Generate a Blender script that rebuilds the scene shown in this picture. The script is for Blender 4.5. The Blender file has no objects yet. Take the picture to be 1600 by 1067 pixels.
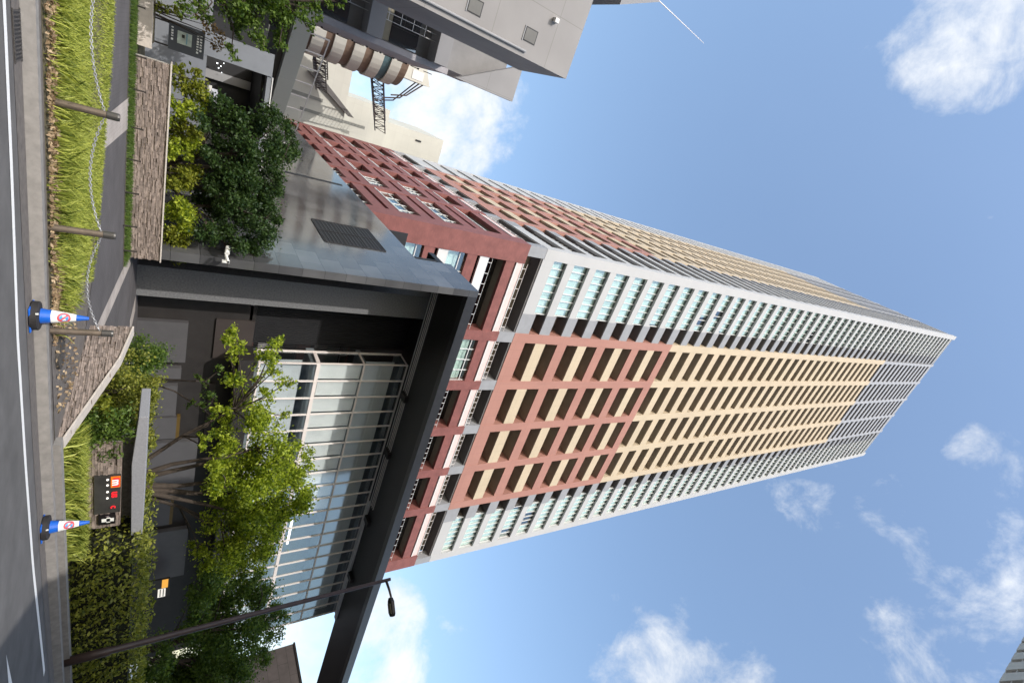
import bpy, bmesh, math, random
import numpy as np
from mathutils import Vector, Matrix
R = math.radians
SC = bpy.context.scene
C = SC.collection
random.seed(7); rng = np.random.default_rng(7)

# ------------------------------------------------------------------ camera
FPX, PITCH, ROLL, YAW, CAMH = 747.477, 0.631244, 0.0613632, 0.486650, 1.7
cy, sy = math.cos(YAW), math.sin(YAW)
_f = Vector((sy, cy, 0)); _r = Vector((cy, -sy, 0)); _z = Vector((0, 0, 1))
FW = _f*math.cos(PITCH) + _z*math.sin(PITCH)
_u = -_f*math.sin(PITCH) + _z*math.cos(PITCH)
RT = _r*math.cos(ROLL) + _u*math.sin(ROLL)
UP = -_r*math.sin(ROLL) + _u*math.cos(ROLL)
cam = bpy.data.cameras.new('camera'); camo = bpy.data.objects.new('camera', cam); C.objects.link(camo)
cam.sensor_width = 36; cam.lens = FPX/1600*36; cam.clip_start = 0.1; cam.clip_end = 6000
M = Matrix.Identity(4)            # the photographer held the camera on its side: picture right is up
for i in range(3):
    M[i][0] = UP[i]; M[i][1] = -RT[i]; M[i][2] = -FW[i]
M[2][3] = CAMH
camo.matrix_world = M
SC.camera = camo
SC.view_settings.view_transform = 'Standard'; SC.view_settings.look = 'None'
SC.view_settings.exposure = 0.9; SC.view_settings.gamma = 1

def ray(x, y): return FW*FPX + RT*(y-533.5) + UP*(x-800)
def PY(x, y, Y):                  # survey helpers: where a sight line meets a plane of the place
    d = ray(x, y); return Vector((0, 0, CAMH)) + d*(Y/d.y)
def PX(x, y, X):
    d = ray(x, y); return Vector((0, 0, CAMH)) + d*(X/d.x)
def PZ(x, y, Z):
    d = ray(x, y); return Vector((0, 0, CAMH)) + d*((Z-CAMH)/d.z)
def gz(Y): return 0.0 if Y < 9.5 else min(0.7, .15+.0545*max(0, Y-9.9))
def SG(x, y):
    d = ray(x, y); o = Vector((0, 0, CAMH))
    p = o + d*((.15-.0545*9.9-CAMH)/(d.z-.0545*d.y))
    if p.y > 20: p = o + d*((.7-CAMH)/d.z)
    if p.y < 9.5: p = o + d*(-CAMH/d.z)
    return p

# ------------------------------------------------------------------ sun and sky
SUN_EL, SUN_AZ = R(34), R(-142)   # azimuth measured from +Y towards +X
sd = Vector((math.sin(SUN_AZ)*math.cos(SUN_EL), math.cos(SUN_AZ)*math.cos(SUN_EL), math.sin(SUN_EL)))
sun = bpy.data.lights.new('sun', 'SUN'); sun.energy = 2.0; sun.angle = R(.5); sun.color = (1, .965, .92)
suno = bpy.data.objects.new('sun', sun); C.objects.link(suno)
suno.rotation_euler = (-sd).to_track_quat('-Z', 'Y').to_euler()

W = bpy.data.worlds.new('World'); SC.world = W; W.use_nodes = True
nt = W.node_tree; nt.nodes.clear()
def N(t, **k):
    n = nt.nodes.new(t)
    for a, b in k.items(): setattr(n, a, b)
    return n
def mth(op, a, b=None, c=None, clamp=False):
    n = N('ShaderNodeMath', operation=op, use_clamp=clamp)
    for i, v in enumerate((a, b, c)):
        if v is None: continue
        if isinstance(v, (int, float)): n.inputs[i].default_value = v
        else: nt.links.new(v, n.inputs[i])
    return n.outputs[0]
sky = N('ShaderNodeTexSky', sky_type='NISHITA', sun_disc=False, sun_elevation=SUN_EL, sun_rotation=SUN_AZ % (2*math.pi),
        air_density=1.5, dust_density=2.2, ozone_density=3.4)
tc = N('ShaderNodeTexCoord'); D = tc.outputs['Generated']
def noise(scale, detail, rough, lac=2.0, dist=0.0):
    n = N('ShaderNodeTexNoise'); nt.links.new(D, n.inputs['Vector'])
    n.inputs['Scale'].default_value = scale; n.inputs['Detail'].default_value = detail
    n.inputs['Roughness'].default_value = rough; n.inputs['Distortion'].default_value = dist
    return n.outputs['Fac']
n1 = noise(6.5, 11, .64, dist=.35); n2 = noise(2.2, 4, .5); n3 = noise(19, 8, .66, dist=.5)
# cloud banks by direction: photo survey point, angular radius (deg), strength
banks = [((700,185),9.5,1.15),((610,120),7,1.0),((740,235),4.5,1.05),((520,90),6,.8),((1512,42),6.2,.86),((1580,70),6.2,.80),((1450,100),3.2,.9),((1490,110),4,.95),((1552,150),2.0,.8),((1590,10),6,.9),
         ((1570,362),3,.6),((1595,395),3,.55),((1420,800),5,.68),((1245,795),4.5,.5),((1530,925),8.5,.68),((1590,990),8,.72),((1060,1035),8,.7),((1100,1067),7,.72),
         ((1000,985),5,.5),((590,955),5.5,1.0),((560,1050),7,1.0),((470,1010),6,.9),((500,960),5,.6),((1560,715),4.5,.6),((1460,1040),7,.7),((990,1060),6,.75),
         ((1350,60),2,.4),((700,960),3,.35),((1300,700),3,.35)]
cov = None
for (p, rad, st) in banks:
    d = ray(*p).normalized()
    dp = N('ShaderNodeVectorMath', operation='DOT_PRODUCT'); nt.links.new(D, dp.inputs[0]); dp.inputs[1].default_value = d
    mr = N('ShaderNodeMapRange', interpolation_type='SMOOTHSTEP'); nt.links.new(dp.outputs['Value'], mr.inputs['Value'])
    mr.inputs['From Min'].default_value = math.cos(R(rad)*1.25); mr.inputs['From Max'].default_value = math.cos(R(rad)*.25)
    mr.inputs['To Min'].default_value = 0; mr.inputs['To Max'].default_value = st
    cov = mr.outputs[0] if cov is None else mth('MAXIMUM', cov, mr.outputs[0])
dens = mth('ADD', cov, mth('MULTIPLY', mth('SUBTRACT', n1, .5), 2.3))
dens = mth('ADD', dens, mth('MULTIPLY', mth('SUBTRACT', n3, .5), .75))
mr = N('ShaderNodeMapRange', interpolation_type='SMOOTHSTEP'); nt.links.new(dens, mr.inputs['Value'])
mr.inputs['From Min'].default_value = .46; mr.inputs['From Max'].default_value = 1.42
mask = mth('MAXIMUM', mth('MULTIPLY', mr.outputs[0], .95), .035)      # a thin even veil of high haze everywhere
mr2 = N('ShaderNodeMapRange'); nt.links.new(mth('ADD', n2, mth('MULTIPLY', n1, .5)), mr2.inputs['Value'])
mr2.inputs['From Min'].default_value = .55; mr2.inputs['From Max'].default_value = .95
mr2.inputs['To Min'].default_value = 3.4; mr2.inputs['To Max'].default_value = 4.3
ccol = N('ShaderNodeCombineColor')
for i, k in enumerate((.965, .985, 1.0)): nt.links.new(mth('MULTIPLY', mr2.outputs[0], k), ccol.inputs[i])
mx = N('ShaderNodeMix', data_type='RGBA'); nt.links.new(mask, mx.inputs['Factor'])
nt.links.new(sky.outputs[0], mx.inputs[6]); nt.links.new(ccol.outputs[0], mx.inputs[7])
bg = N('ShaderNodeBackground'); nt.links.new(mx.outputs[2], bg.inputs['Color']); bg.inputs['Strength'].default_value = .15
out = N('ShaderNodeOutputWorld'); nt.links.new(bg.outputs[0], out.inputs['Surface'])

# ------------------------------------------------------------------ materials
MATS = {}
def mat(name, col, rough=.7, var=.12, scale=3., bump=0., metal=0., spec=.4, island=0., detail=5):
    if name in MATS: return MATS[name]
    m = bpy.data.materials.new(name); m.use_nodes = True; t = m.node_tree; L = t.links.new
    b = t.nodes['Principled BSDF']; b.inputs['Roughness'].default_value = rough
    b.inputs['Metallic'].default_value = metal; b.inputs['Specular IOR Level'].default_value = spec
    tcn = t.nodes.new('ShaderNodeTexCoord'); n = t.nodes.new('ShaderNodeTexNoise')
    L(tcn.outputs['Object'], n.inputs['Vector']); n.inputs['Scale'].default_value = scale; n.inputs['Detail'].default_value = detail
    n.inputs['Roughness'].default_value = .62
    mr = t.nodes.new('ShaderNodeMapRange'); L(n.outputs['Fac'], mr.inputs['Value'])
    mr.inputs['From Min'].default_value = .3; mr.inputs['From Max'].default_value = .7
    mr.inputs['To Min'].default_value = 1-var; mr.inputs['To Max'].default_value = 1+var
    val = mr.outputs[0]
    if island:
        g = t.nodes.new('ShaderNodeNewGeometry'); m2 = t.nodes.new('ShaderNodeMapRange')
        L(g.outputs['Random Per Island'], m2.inputs['Value']); m2.inputs['To Min'].default_value = 1-island; m2.inputs['To Max'].default_value = 1+island
        mm = t.nodes.new('ShaderNodeMath'); mm.operation = 'MULTIPLY'; L(val, mm.inputs[0]); L(m2.outputs[0], mm.inputs[1]); val = mm.outputs[0]
    hs = t.nodes.new('ShaderNodeHueSaturation'); hs.inputs['Color'].default_value = (*col, 1); L(val, hs.inputs['Value'])
    L(hs.outputs[0], b.inputs['Base Color'])
    if bump:
        bp = t.nodes.new('ShaderNodeBump'); bp.inputs['Strength'].default_value = bump; bp.inputs['Distance'].default_value = .02
        L(n.outputs['Fac'], bp.inputs['Height']); L(bp.outputs[0], b.inputs['Normal'])
    MATS[name] = m; return m
def tile_mat(name, col, col2, mortar, bw, bh, ms=.01, rough=.5, spec=.5, off=.5, rvar=0., swap=False, nv=.15, ns=1.3):
    """brick / tile / panel joints, laid on walls by (x+y, z) and on floors by (x, y)"""
    if name in MATS: return MATS[name]
    m = bpy.data.materials.new(name); m.use_nodes = True; t = m.node_tree; L = t.links.new
    b = t.nodes['Principled BSDF']; b.inputs['Roughness'].default_value = rough; b.inputs['Specular IOR Level'].default_value = spec
    tcn = t.nodes.new('ShaderNodeTexCoord'); s = t.nodes.new('ShaderNodeSeparateXYZ'); L(tcn.outputs['Object'], s.inputs[0])
    cb = t.nodes.new('ShaderNodeCombineXYZ')
    if swap: L(s.outputs[0], cb.inputs[0]); L(s.outputs[1], cb.inputs[1])
    else:
        a = t.nodes.new('ShaderNodeMath'); L(s.outputs[0], a.inputs[0]); L(s.outputs[1], a.inputs[1])
        L(a.outputs[0], cb.inputs[0]); L(s.outputs[2], cb.inputs[1])
    br = t.nodes.new('ShaderNodeTexBrick'); L(cb.outputs[0], br.inputs['Vector']); br.offset = off
    br.inputs['Color1'].default_value = (*col, 1); br.inputs['Color2'].default_value = (*col2, 1); br.inputs['Mortar'].default_value = (*mortar, 1)
    br.inputs['Scale'].default_value = 1; br.inputs['Mortar Size'].default_value = ms
    br.inputs['Brick Width'].default_value = bw; br.inputs['Row Height'].default_value = bh; br.inputs['Mortar Smooth'].default_value = .3
    n = t.nodes.new('ShaderNodeTexNoise'); L(tcn.outputs['Object'], n.inputs['Vector']); n.inputs['Scale'].default_value = ns; n.inputs['Detail'].default_value = 7
    mr = t.nodes.new('ShaderNodeMapRange'); L(n.outputs['Fac'], mr.inputs['Value'])
    mr.inputs['From Min'].default_value = .3; mr.inputs['From Max'].default_value = .7; mr.inputs['To Min'].default_value = 1-nv; mr.inputs['To Max'].default_value = 1+nv
    hs = t.nodes.new('ShaderNodeHueSaturation'); L(br.outputs['Color'], hs.inputs['Color']); L(mr.outputs[0], hs.inputs['Value']); L(hs.outputs[0], b.inputs['Base Color'])
    if rvar:
        m3 = t.nodes.new('ShaderNodeMapRange'); L(n.outputs['Fac'], m3.inputs['Value']); m3.inputs['To Min'].default_value = rough-rvar; m3.inputs['To Max'].default_value = rough+rvar
        L(m3.outputs[0], b.inputs['Roughness'])
    MATS[name] = m; return m
def leaf_mat(name, c1, c2, trans=.35):
    if name in MATS: return MATS[name]
    m = bpy.data.materials.new(name); m.use_nodes = True; t = m.node_tree; L = t.links.new; t.nodes.clear()
    g = t.nodes.new('ShaderNodeNewGeometry'); rp = t.nodes.new('ShaderNodeValToRGB'); L(g.outputs['Random Per Island'], rp.inputs[0])
    rp.color_ramp.elements[0].color = (*c1, 1); rp.color_ramp.elements[1].color = (*c2, 1)
    p = t.nodes.new('ShaderNodeBsdfPrincipled'); p.inputs['Roughness'].default_value = .5; p.inputs['Specular IOR Level'].default_value = .3
    L(rp.outputs[0], p.inputs['Base Color'])
    tr = t.nodes.new('ShaderNodeBsdfTranslucent'); mm = t.nodes.new('ShaderNodeMix'); mm.data_type = 'RGBA'; mm.blend_type = 'MULTIPLY'; mm.inputs[0].default_value = 1
    L(rp.outputs[0], mm.inputs[6]); mm.inputs[7].default_value = (1.5, 1.6, .6, 1); L(mm.outputs[2], tr.inputs['Color'])
    ms = t.nodes.new('ShaderNodeMixShader'); ms.inputs[0].default_value = trans; L(p.outputs[0], ms.inputs[1]); L(tr.outputs[0], ms.inputs[2])
    o = t.nodes.new('ShaderNodeOutputMaterial'); L(ms.outputs[0], o.inputs[0]); MATS[name] = m; return m
def glass_mat(name, tint, refl=.25, rough=.03, rmax=.45):
    """window glass: partly see-through, partly mirror, with Fresnel"""
    if name in MATS: return MATS[name]
    m = bpy.data.materials.new(name); m.use_nodes = True; t = m.node_tree; L = t.links.new; t.nodes.clear()
    tr = t.nodes.new('ShaderNodeBsdfTransparent'); tr.inputs[0].default_value = (*tint, 1)
    gl = t.nodes.new('ShaderNodeBsdfGlossy'); gl.inputs['Roughness'].default_value = rough; gl.inputs['Color'].default_value = (.92, .96, 1, 1)
    lw = t.nodes.new('ShaderNodeLayerWeight'); lw.inputs[0].default_value = .35
    mr = t.nodes.new('ShaderNodeMapRange'); L(lw.outputs['Facing'], mr.inputs['Value']); mr.inputs['To Min'].default_value = refl; mr.inputs['To Max'].default_value = rmax
    ms = t.nodes.new('ShaderNodeMixShader'); L(mr.outputs[0], ms.inputs[0]); L(tr.outputs[0], ms.inputs[1]); L(gl.outputs[0], ms.inputs[2])
    o = t.nodes.new('ShaderNodeOutputMaterial'); L(ms.outputs[0], o.inputs[0]); MATS[name] = m; return m
def emit_mat(name, col, st):
    if name in MATS: return MATS[name]
    m = bpy.data.materials.new(name); m.use_nodes = True; b = m.node_tree.nodes['Principled BSDF']
    b.inputs['Base Color'].default_value = (*[c*.5 for c in col], 1); b.inputs['Emission Color'].default_value = (*col, 1); b.inputs['Emission Strength'].default_value = st
    MATS[name] = m; return m

white_panel = tile_mat('white_panel', (.445,.435,.427), (.435,.426,.42), (.40,.39,.375), 3.1, 1.6, .012, .55, .35, 0, nv=.04, ns=.25)
grey_panel  = mat('grey_panel', (.27,.27,.28), .6, .08, 1.2)
orange_panel = tile_mat('orange_panel', (.365,.182,.142), (.352,.174,.136), (.27,.137,.107), 1.1, 3.21, .012, .6, .35, 0, nv=.05, ns=.3)
yellow_panel = tile_mat('yellow_panel', (.50,.405,.285), (.485,.39,.275), (.38,.31,.22), 1.1, 3.21, .012, .6, .35, 0, nv=.05, ns=.3)
lgrey_panel = mat('light_grey_panel', (.33,.33,.345), .55, .08, 1.2)
recess_wall = mat('recess_wall', (.20,.16,.12), .7, .2, .8)
soffit_m    = mat('soffit', (.32,.26,.19), .8, .1, 1.)
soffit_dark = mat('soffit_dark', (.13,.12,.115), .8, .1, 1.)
red_brick   = tile_mat('red_brick_tile', (.235,.082,.07), (.205,.07,.06), (.16,.075,.065), .24, .075, .008, .6, .35)
white_paint = mat('white_paint', (.60,.585,.57), .5, .05, 2.)
pink_paint  = mat('pale_pink_panel', (.66,.50,.47), .55, .06, 2.)
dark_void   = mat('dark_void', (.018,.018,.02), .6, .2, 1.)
dk_metal    = mat('dark_metal', (.035,.03,.028), .45, .15, 4., metal=.3)
brown_metal = mat('brown_painted_steel', (.045,.027,.022), .5, .2, 4.)
mul_m       = mat('pinkish_aluminium', (.74,.67,.63), .45, .05, 4.)
stone_dark  = tile_mat('polished_dark_stone', (.10,.10,.102), (.055,.055,.058), (.025,.025,.025), 1.5, .9, .010, .12, .45, .5, .05, nv=.28, ns=.45)
stone_flame = mat('flamed_dark_stone', (.15,.15,.152), .75, .3, 14., .35)
black_soff  = mat('black_soffit', (.012,.011,.011), .5, .2, 1.)
concrete    = mat('concrete', (.40,.385,.355), .85, .12, 2.2, .15)
conc_wall   = tile_mat('concrete_wall', (.285,.272,.268), (.275,.262,.258), (.21,.20,.19), 2.6, 3.4, .018, .85, .25, 0, nv=.07, ns=.5)
conc_slab   = mat('grey_concrete_slab', (.25,.25,.265), .8, .12, 30., .2)
cream       = tile_mat('cream_cladding', (.50,.485,.43), (.48,.465,.415), (.45,.44,.39), 2.2, 1.4, .02, .7, .3, 0, nv=.06, ns=.3)
asphalt     = mat('asphalt', (.105,.10,.097), .9, .26, 1.1, .35, detail=14)
asph_fine   = mat('asphalt_patch', (.12,.11,.105), .9, .25, 1.3)
gutter_m    = mat('gutter_concrete', (.12,.105,.094), .85, .22, 9., .2)
kerb_m      = mat('kerb_concrete', (.22,.205,.19), .85, .18, 7., .2)
line_m      = mat('road_paint', (.72,.71,.69), .7, .08, 25.)
paver_m     = tile_mat('grey_pavers', (.105,.097,.097), (.095,.088,.089), (.07,.064,.064), .2, .1, .008, .85, .25, .5, 0, True)
lpaver_m    = tile_mat('pale_pavers', (.40,.35,.315), (.37,.33,.30), (.27,.24,.22), .2, .1, .008, .85, .25, .5, 0, True)
soil        = mat('soil', (.10,.085,.05), .95, .35, 12., .8)
ledge_m     = mat('split_stone', (.225,.18,.155), .85, .30, 9., .5, island=.36)
cope_m      = mat('coping_stone', (.46,.41,.36), .8, .12, 6., .1)
bark        = mat('bark', (.055,.042,.033), .9, .3, 8., .8)
plas_blue   = mat('blue_plastic', (.008,.105,.50), .38, .08, 6., spec=.5)
plas_white  = mat('white_plastic', (.78,.77,.73), .4, .06, 6.)
plas_red    = mat('red_print', (.62,.09,.10), .45, .05, 6.)
rubber      = mat('black_rubber', (.022,.02,.021), .7, .2, 8.)
post_m      = mat('weathered_bronze_post', (.17,.135,.105), .45, .2, 7., metal=.5)
chain_m     = mat('galvanised_chain', (.42,.42,.42), .4, .15, 20., metal=.6)
glass_tower = glass_mat('tower_glass', (.88,.94,.915), .10, .05, .34)
glass_hall  = glass_mat('hall_glass', (.96,.975,.975), .07, .06, .40)
glass_dark  = glass_mat('dark_glass', (.12,.14,.14), .16)
blind_m     = mat('roller_blind', (.88,.89,.87), .8, .05, 1.)
room_m      = mat('room_grey', (.20,.225,.24), .8, .2, .6)
grey_metal  = mat('blue_grey_metal_cladding', (.185,.195,.215), .5, .08, 1.5, metal=.1)
olive       = mat('olive_infill', (.23,.205,.15), .8, .12, 2.)
terracotta  = mat('brown_stripe', (.16,.11,.08), .7, .1, 1.)
teal_m      = mat('teal_stripe', (.07,.12,.135), .6, .1, 1.)
lf_bright = leaf_mat('leaf_bright', (.05,.095,.010), (.46,.52,.05), .45)
lf_green  = leaf_mat('leaf_green', (.035,.075,.014), (.13,.19,.03))
lf_dark   = leaf_mat('leaf_dark', (.014,.036,.012), (.055,.095,.022))
lf_yellow = leaf_mat('leaf_yellowgreen', (.08,.105,.012), (.26,.27,.03))
lf_hedge  = leaf_mat('leaf_hedge', (.07,.09,.016), (.32,.32,.055))
lf_bronze = leaf_mat('leaf_bronze', (.10,.055,.022), (.24,.15,.05))
blade_m   = leaf_mat('grass_blade', (.07,.11,.012), (.52,.54,.12), .3)
blade_d   = leaf_mat('lawn_blade', (.035,.075,.014), (.11,.16,.03), .3)
litter_m  = leaf_mat('leaf_litter', (.13,.08,.045), (.42,.31,.19), .1)

# ------------------------------------------------------------------ mesh helpers
class MB:
    def __init__(s): s.v = []; s.f = []; s.m = []
    def poly(s, pts, mi=0):
        k = len(s.v); s.v += [tuple(p) for p in pts]; s.f.append(tuple(range(k, k+len(pts)))); s.m.append(mi)
    def box(s, x0, y0, z0, x1, y1, z1, mi=0):
        if x0 > x1: x0, x1 = x1, x0
        if y0 > y1: y0, y1 = y1, y0
        k = len(s.v)
        s.v += [(x0,y0,z0),(x1,y0,z0),(x1,y1,z0),(x0,y1,z0),(x0,y0,z1),(x1,y0,z1),(x1,y1,z1),(x0,y1,z1)]
        for f in ((0,3,2,1),(4,5,6,7),(0,1,5,4),(1,2,6,5),(2,3,7,6),(3,0,4,7)): s.f.append(tuple(k+i for i in f)); s.m.append(mi)
    def prism(s, pts, z0, z1, mi=0):                       # plan polygon, counter-clockwise
        n = len(pts); k = len(s.v)
        za = z0 if isinstance(z0, (list, tuple)) else [z0]*n; zb = z1 if isinstance(z1, (list, tuple)) else [z1]*n
        s.v += [(p[0],p[1],za[i]) for i, p in enumerate(pts)] + [(p[0],p[1],zb[i]) for i, p in enumerate(pts)]
        s.f.append(tuple(k+i for i in range(n-1,-1,-1))); s.f.append(tuple(k+n+i for i in range(n))); s.m += [mi, mi]
        for i in range(n):
            j = (i+1) % n; s.f.append((k+i,k+j,k+n+j,k+n+i)); s.m.append(mi)
    def ext(s, prof, axis, a, b, mi=0):                    # profile in the two other axes, pushed along axis from a to b
        n = len(prof); k = len(s.v)
        def P(p, t): return (t,p[0],p[1]) if axis == 'x' else (p[0],t,p[1])
        s.v += [P(p,a) for p in prof] + [P(p,b) for p in prof]
        s.f.append(tuple(k+i for i in range(n-1,-1,-1))); s.f.append(tuple(k+n+i for i in range(n))); s.m += [mi, mi]
        for i in range(n):
            j = (i+1) % n; s.f.append((k+i,k+j,k+n+j,k+n+i)); s.m.append(mi)
    def tube(s, path, rad, n=8, mi=0, cap=True):
        path = [Vector(p) for p in path]; rr = rad if isinstance(rad, (list, tuple)) else [rad]*len(path)
        k0 = len(s.v); ref = None
        for i, p in enumerate(path):
            d = (path[min(i+1,len(path)-1)] - path[max(i-1,0)]).normalized()
            if ref is None:
                ref = d.orthogonal().normalized()
            ref = (ref - d*ref.dot(d)).normalized(); q = d.cross(ref)
            for j in range(n):
                a = 2*math.pi*j/n; s.v.append(tuple(p + (ref*math.cos(a)+q*math.sin(a))*rr[i]))
        for i in range(len(path)-1):
            for j in range(n):
                a = k0+i*n+j; b = k0+i*n+(j+1) % n; s.f.append((a,b,b+n,a+n)); s.m.append(mi)
        if cap:
            s.f.append(tuple(k0+j for j in range(n-1,-1,-1))); s.m.append(mi)
            e = k0+(len(path)-1)*n; s.f.append(tuple(e+j for j in range(n))); s.m.append(mi)
    def build(s, name, m, parent=None, smooth=False):
        me = bpy.data.meshes.new(name); me.from_pydata(s.v, [], s.f)
        ms = m if isinstance(m, (list, tuple)) else [m]
        for x in ms: me.materials.append(x)
        if len(ms) > 1: me.polygons.foreach_set('material_index', s.m)
        bm = bmesh.new(); bm.from_mesh(me); bmesh.ops.recalc_face_normals(bm, faces=bm.faces); bm.to_mesh(me); bm.free()
        if smooth: me.shade_smooth()
        o = bpy.data.objects.new(name, me); C.objects.link(o)
        if parent is not None: o.parent = parent; o.matrix_parent_inverse = parent.matrix_world.inverted()
        return o
def tag(o, label, cat, group=None, kind=None):
    o['label'] = label; o['category'] = cat
    if group: o['group'] = group
    if kind: o['kind'] = kind
    return o
def struct(o): o['kind'] = 'structure'; return o
def thing(name, label, cat, loc=(0,0,0), group=None):
    o = bpy.data.objects.new(name, None); C.objects.link(o); o.location = loc; o.empty_display_size = .3
    o.matrix_world = Matrix.Translation(loc)
    return tag(o, label, cat, group)
def copy_tree(o, parent=None):
    c = o.copy(); C.objects.link(c)
    if parent is not None: c.parent = parent
    for ch in [x for x in bpy.data.objects if x.parent == o]: copy_tree(ch, c)
    return c
def bevel(o, w, seg=2):
    md = o.modifiers.new('edge', 'BEVEL'); md.width = w; md.segments = seg; md.limit_method = 'ANGLE'; return o

def quads_mesh(name, V, m, parent=None, k=4):
    """V: (n,k,3) array of loose polygons -> one mesh"""
    n = V.shape[0]; me = bpy.data.meshes.new(name)
    me.vertices.add(n*k); me.vertices.foreach_set('co', V.reshape(-1).astype(np.float32))
    me.loops.add(n*k); me.loops.foreach_set('vertex_index', np.arange(n*k, dtype=np.int32))
    me.polygons.add(n); me.polygons.foreach_set('loop_start', np.arange(0, n*k, k, dtype=np.int32)); me.polygons.foreach_set('loop_total', np.full(n, k, dtype=np.int32))
    me.update(); me.materials.append(m)
    o = bpy.data.objects.new(name, me); C.objects.link(o)
    if parent is not None: o.parent = parent; o.matrix_parent_inverse = parent.matrix_world.inverted()
    return o
def leaf_cards(P, size, up=.3, asp=.55):
    """pointed leaf cards at points P (n,3), random facing"""
    n = len(P); a = rng.normal(size=(n,3)); a /= np.linalg.norm(a, axis=1)[:,None]
    b = rng.normal(size=(n,3)); b[:,2] += up; b -= a*(a*b).sum(1)[:,None]; b /= np.linalg.norm(b, axis=1)[:,None]
    s = size*rng.uniform(.6, 1.35, n)[:,None]; w = s*asp*.5
    return np.stack([P-a*s*.5, P+b*w, P+a*s*.5, P-b*w], 1)
LEAF_MULT = 4.8
def clump_points(clumps, dens):
    out = []
    for (c, r) in clumps:
        # every clump is a few sprays of leaves round its own twigs, so its outline is broken
        for _ in range(max(3, int(5*r/.6))):
            d = rng.normal(size=3); d /= np.linalg.norm(d); q = np.array(c)+d*r*rng.uniform(.25,.95)*np.array([1,1,.85])
            k = int(LEAF_MULT*dens*r*r*rng.uniform(.6,1.3)); rr = r*rng.uniform(.28,.5)
            out.append(q + rng.normal(size=(k,3))*rr*.55)
    return np.concatenate(out)

# ------------------------------------------------------------------ ground, road, kerb, pavement
m = MB(); m.poly([(-2500,-2500,-.06),(2500,-2500,-.06),(2500,2500,-.06),(-2500,2500,-.06)])
struct(m.build('ground', concrete))
# the kerb line bends gently: surveyed along the street
KX = [-60,-8,.5,2.2,4.1,5.9,7.7,10.3,13.2,16,24,60]
def kl(x): return float(np.interp(x, KX, [9.55,9.75,9.72,9.66,9.56,9.50,9.46,9.5,9.6,9.72,10.0,10.6]))
XS = np.concatenate([[-80,-40,-20,-10,-5],np.arange(-2,22,.5),[24,28,34,44,60,90]])
def strip(mb, a, b, za, zb, xs=XS, mi=0):
    for i in range(len(xs)-1):
        x0, x1 = xs[i], xs[i+1]
        mb.poly([(x0,kl(x0)+a,za),(x1,kl(x1)+a,za),(x1,kl(x1)+b,zb),(x0,kl(x0)+b,zb)], mi)
m = MB(); strip(m, -19, -.44, 0, 0); struct(m.build('road', asphalt))
m = MB(); strip(m, -.44, -.02, .004, .006); struct(m.build('gutter', gutter_m))
m = MB()                                                       # kerb: front face, top, back edge
strip(m, 0, .03, 0, .15); strip(m, .03, .2, .15, .152); strip(m, .2, .22, .152, .10); struct(m.build('kerb', kerb_m))
m = MB(); strip(m, .22, .42, .135, .14); struct(m.build('kerb_margin', gutter_m))
m = MB()
def lw(x): return float(np.interp(x, [-60,-2,.6,2.6,4.9,7.3,9.8,13.2,20,60],[8.6,8.95,8.98,8.82,8.56,8.50,8.52,8.80,9.2,9.9]))
xs = [x for x in XS if x < 13.6]
for i in range(len(xs)-1):
    x0, x1 = xs[i], xs[i+1]; a = .07
    m.poly([(x0,lw(x0)-a,.005),(x1,lw(x1)-a,.005),(x1,lw(x1)+a,.005),(x0,lw(x0)+a,.005)])
struct(m.build('road_edge_line', line_m))
a, b, c = SG(9,1022), SG(34,1075), SG(9,1100)
m = MB(); m.poly([(a.x,a.y,.005),(c.x+3,c.y,.005),(b.x+3,b.y+.05,.005)]); struct(m.build('road_arrow_marking', line_m))

def sheet(name, poly, dz, material):                            # a plan polygon laid on the sloping verge
    mb = MB(); mb.poly([(x, y, gz(y)+dz) for x, y in poly]); return struct(mb.build(name, material))
def near_path(x): return float(np.interp(x, [-30,.36,1.8,2.7,5.7,6.5,7.2],[16.6,15.75,15.36,14.86,13.79,13.06,12.6]))
def far_path(x): return float(np.interp(x, [-30,.26,3.5,7.4,8],[19.6,18.96,18.39,18.1,18.1]))
px = np.concatenate([[-30,-10,-3],np.arange(-1,7.01,.5)])
m = MB()
for i in range(len(px)-1):
    a, b = px[i], px[i+1]; m.poly([(a,near_path(a),gz(near_path(a))),(b,near_path(b),gz(near_path(b))),(b,far_path(b),gz(far_path(b))),(a,far_path(a),gz(far_path(a)))])
m.poly([(7,12.6,gz(12.6)),(12.5,12.6,gz(12.6)),(12.5,20,.7),(7,20,.7)])
m.poly([(7,20,.7),(60,20,.7),(60,36,.7),(7,36,.7)])
struct(m.build('pavement', paver_m))
m = MB()
for pts in ([(7.62,13.85),(8.15,14.75),(8.36,19.8),(7.86,19.8)],[(2.72,14.9),(3.42,14.5),(3.55,18.3),(2.70,18.5)],[(10.8,20.2),(11.5,20.2),(12.1,23.6),(11.4,23.6)]):
    m.poly([(x,y,gz(y)+.005) for x,y in pts])
struct(m.build('pale_paving_band', lpaver_m))
m = MB()                                                       # planting bed between kerb and pavement, heaped slightly
bx = np.concatenate([[-30,-10,-3],np.arange(-1,5.61,.4)])
for i in range(len(bx)-1):
    a, b = bx[i], bx[i+1]
    for t0, t1 in ((0,.25),(.25,.6),(.6,1)):
        def q(x, t):
            y0 = kl(x)+.42; y1 = near_path(x); y = y0+(y1-y0)*t; return (x, y, gz(y)-.02+.06*math.sin(math.pi*t))
        m.poly([q(a,t0),q(b,t0),q(b,t1),q(a,t1)])
struct(m.build('planting_bed', soil))
m = MB(); m.poly([(7.3,9.9,.14),(30,10.2,.14),(30,20,.69),(7.3,20,.69)]); struct(m.build('garden_soil', soil))
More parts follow.
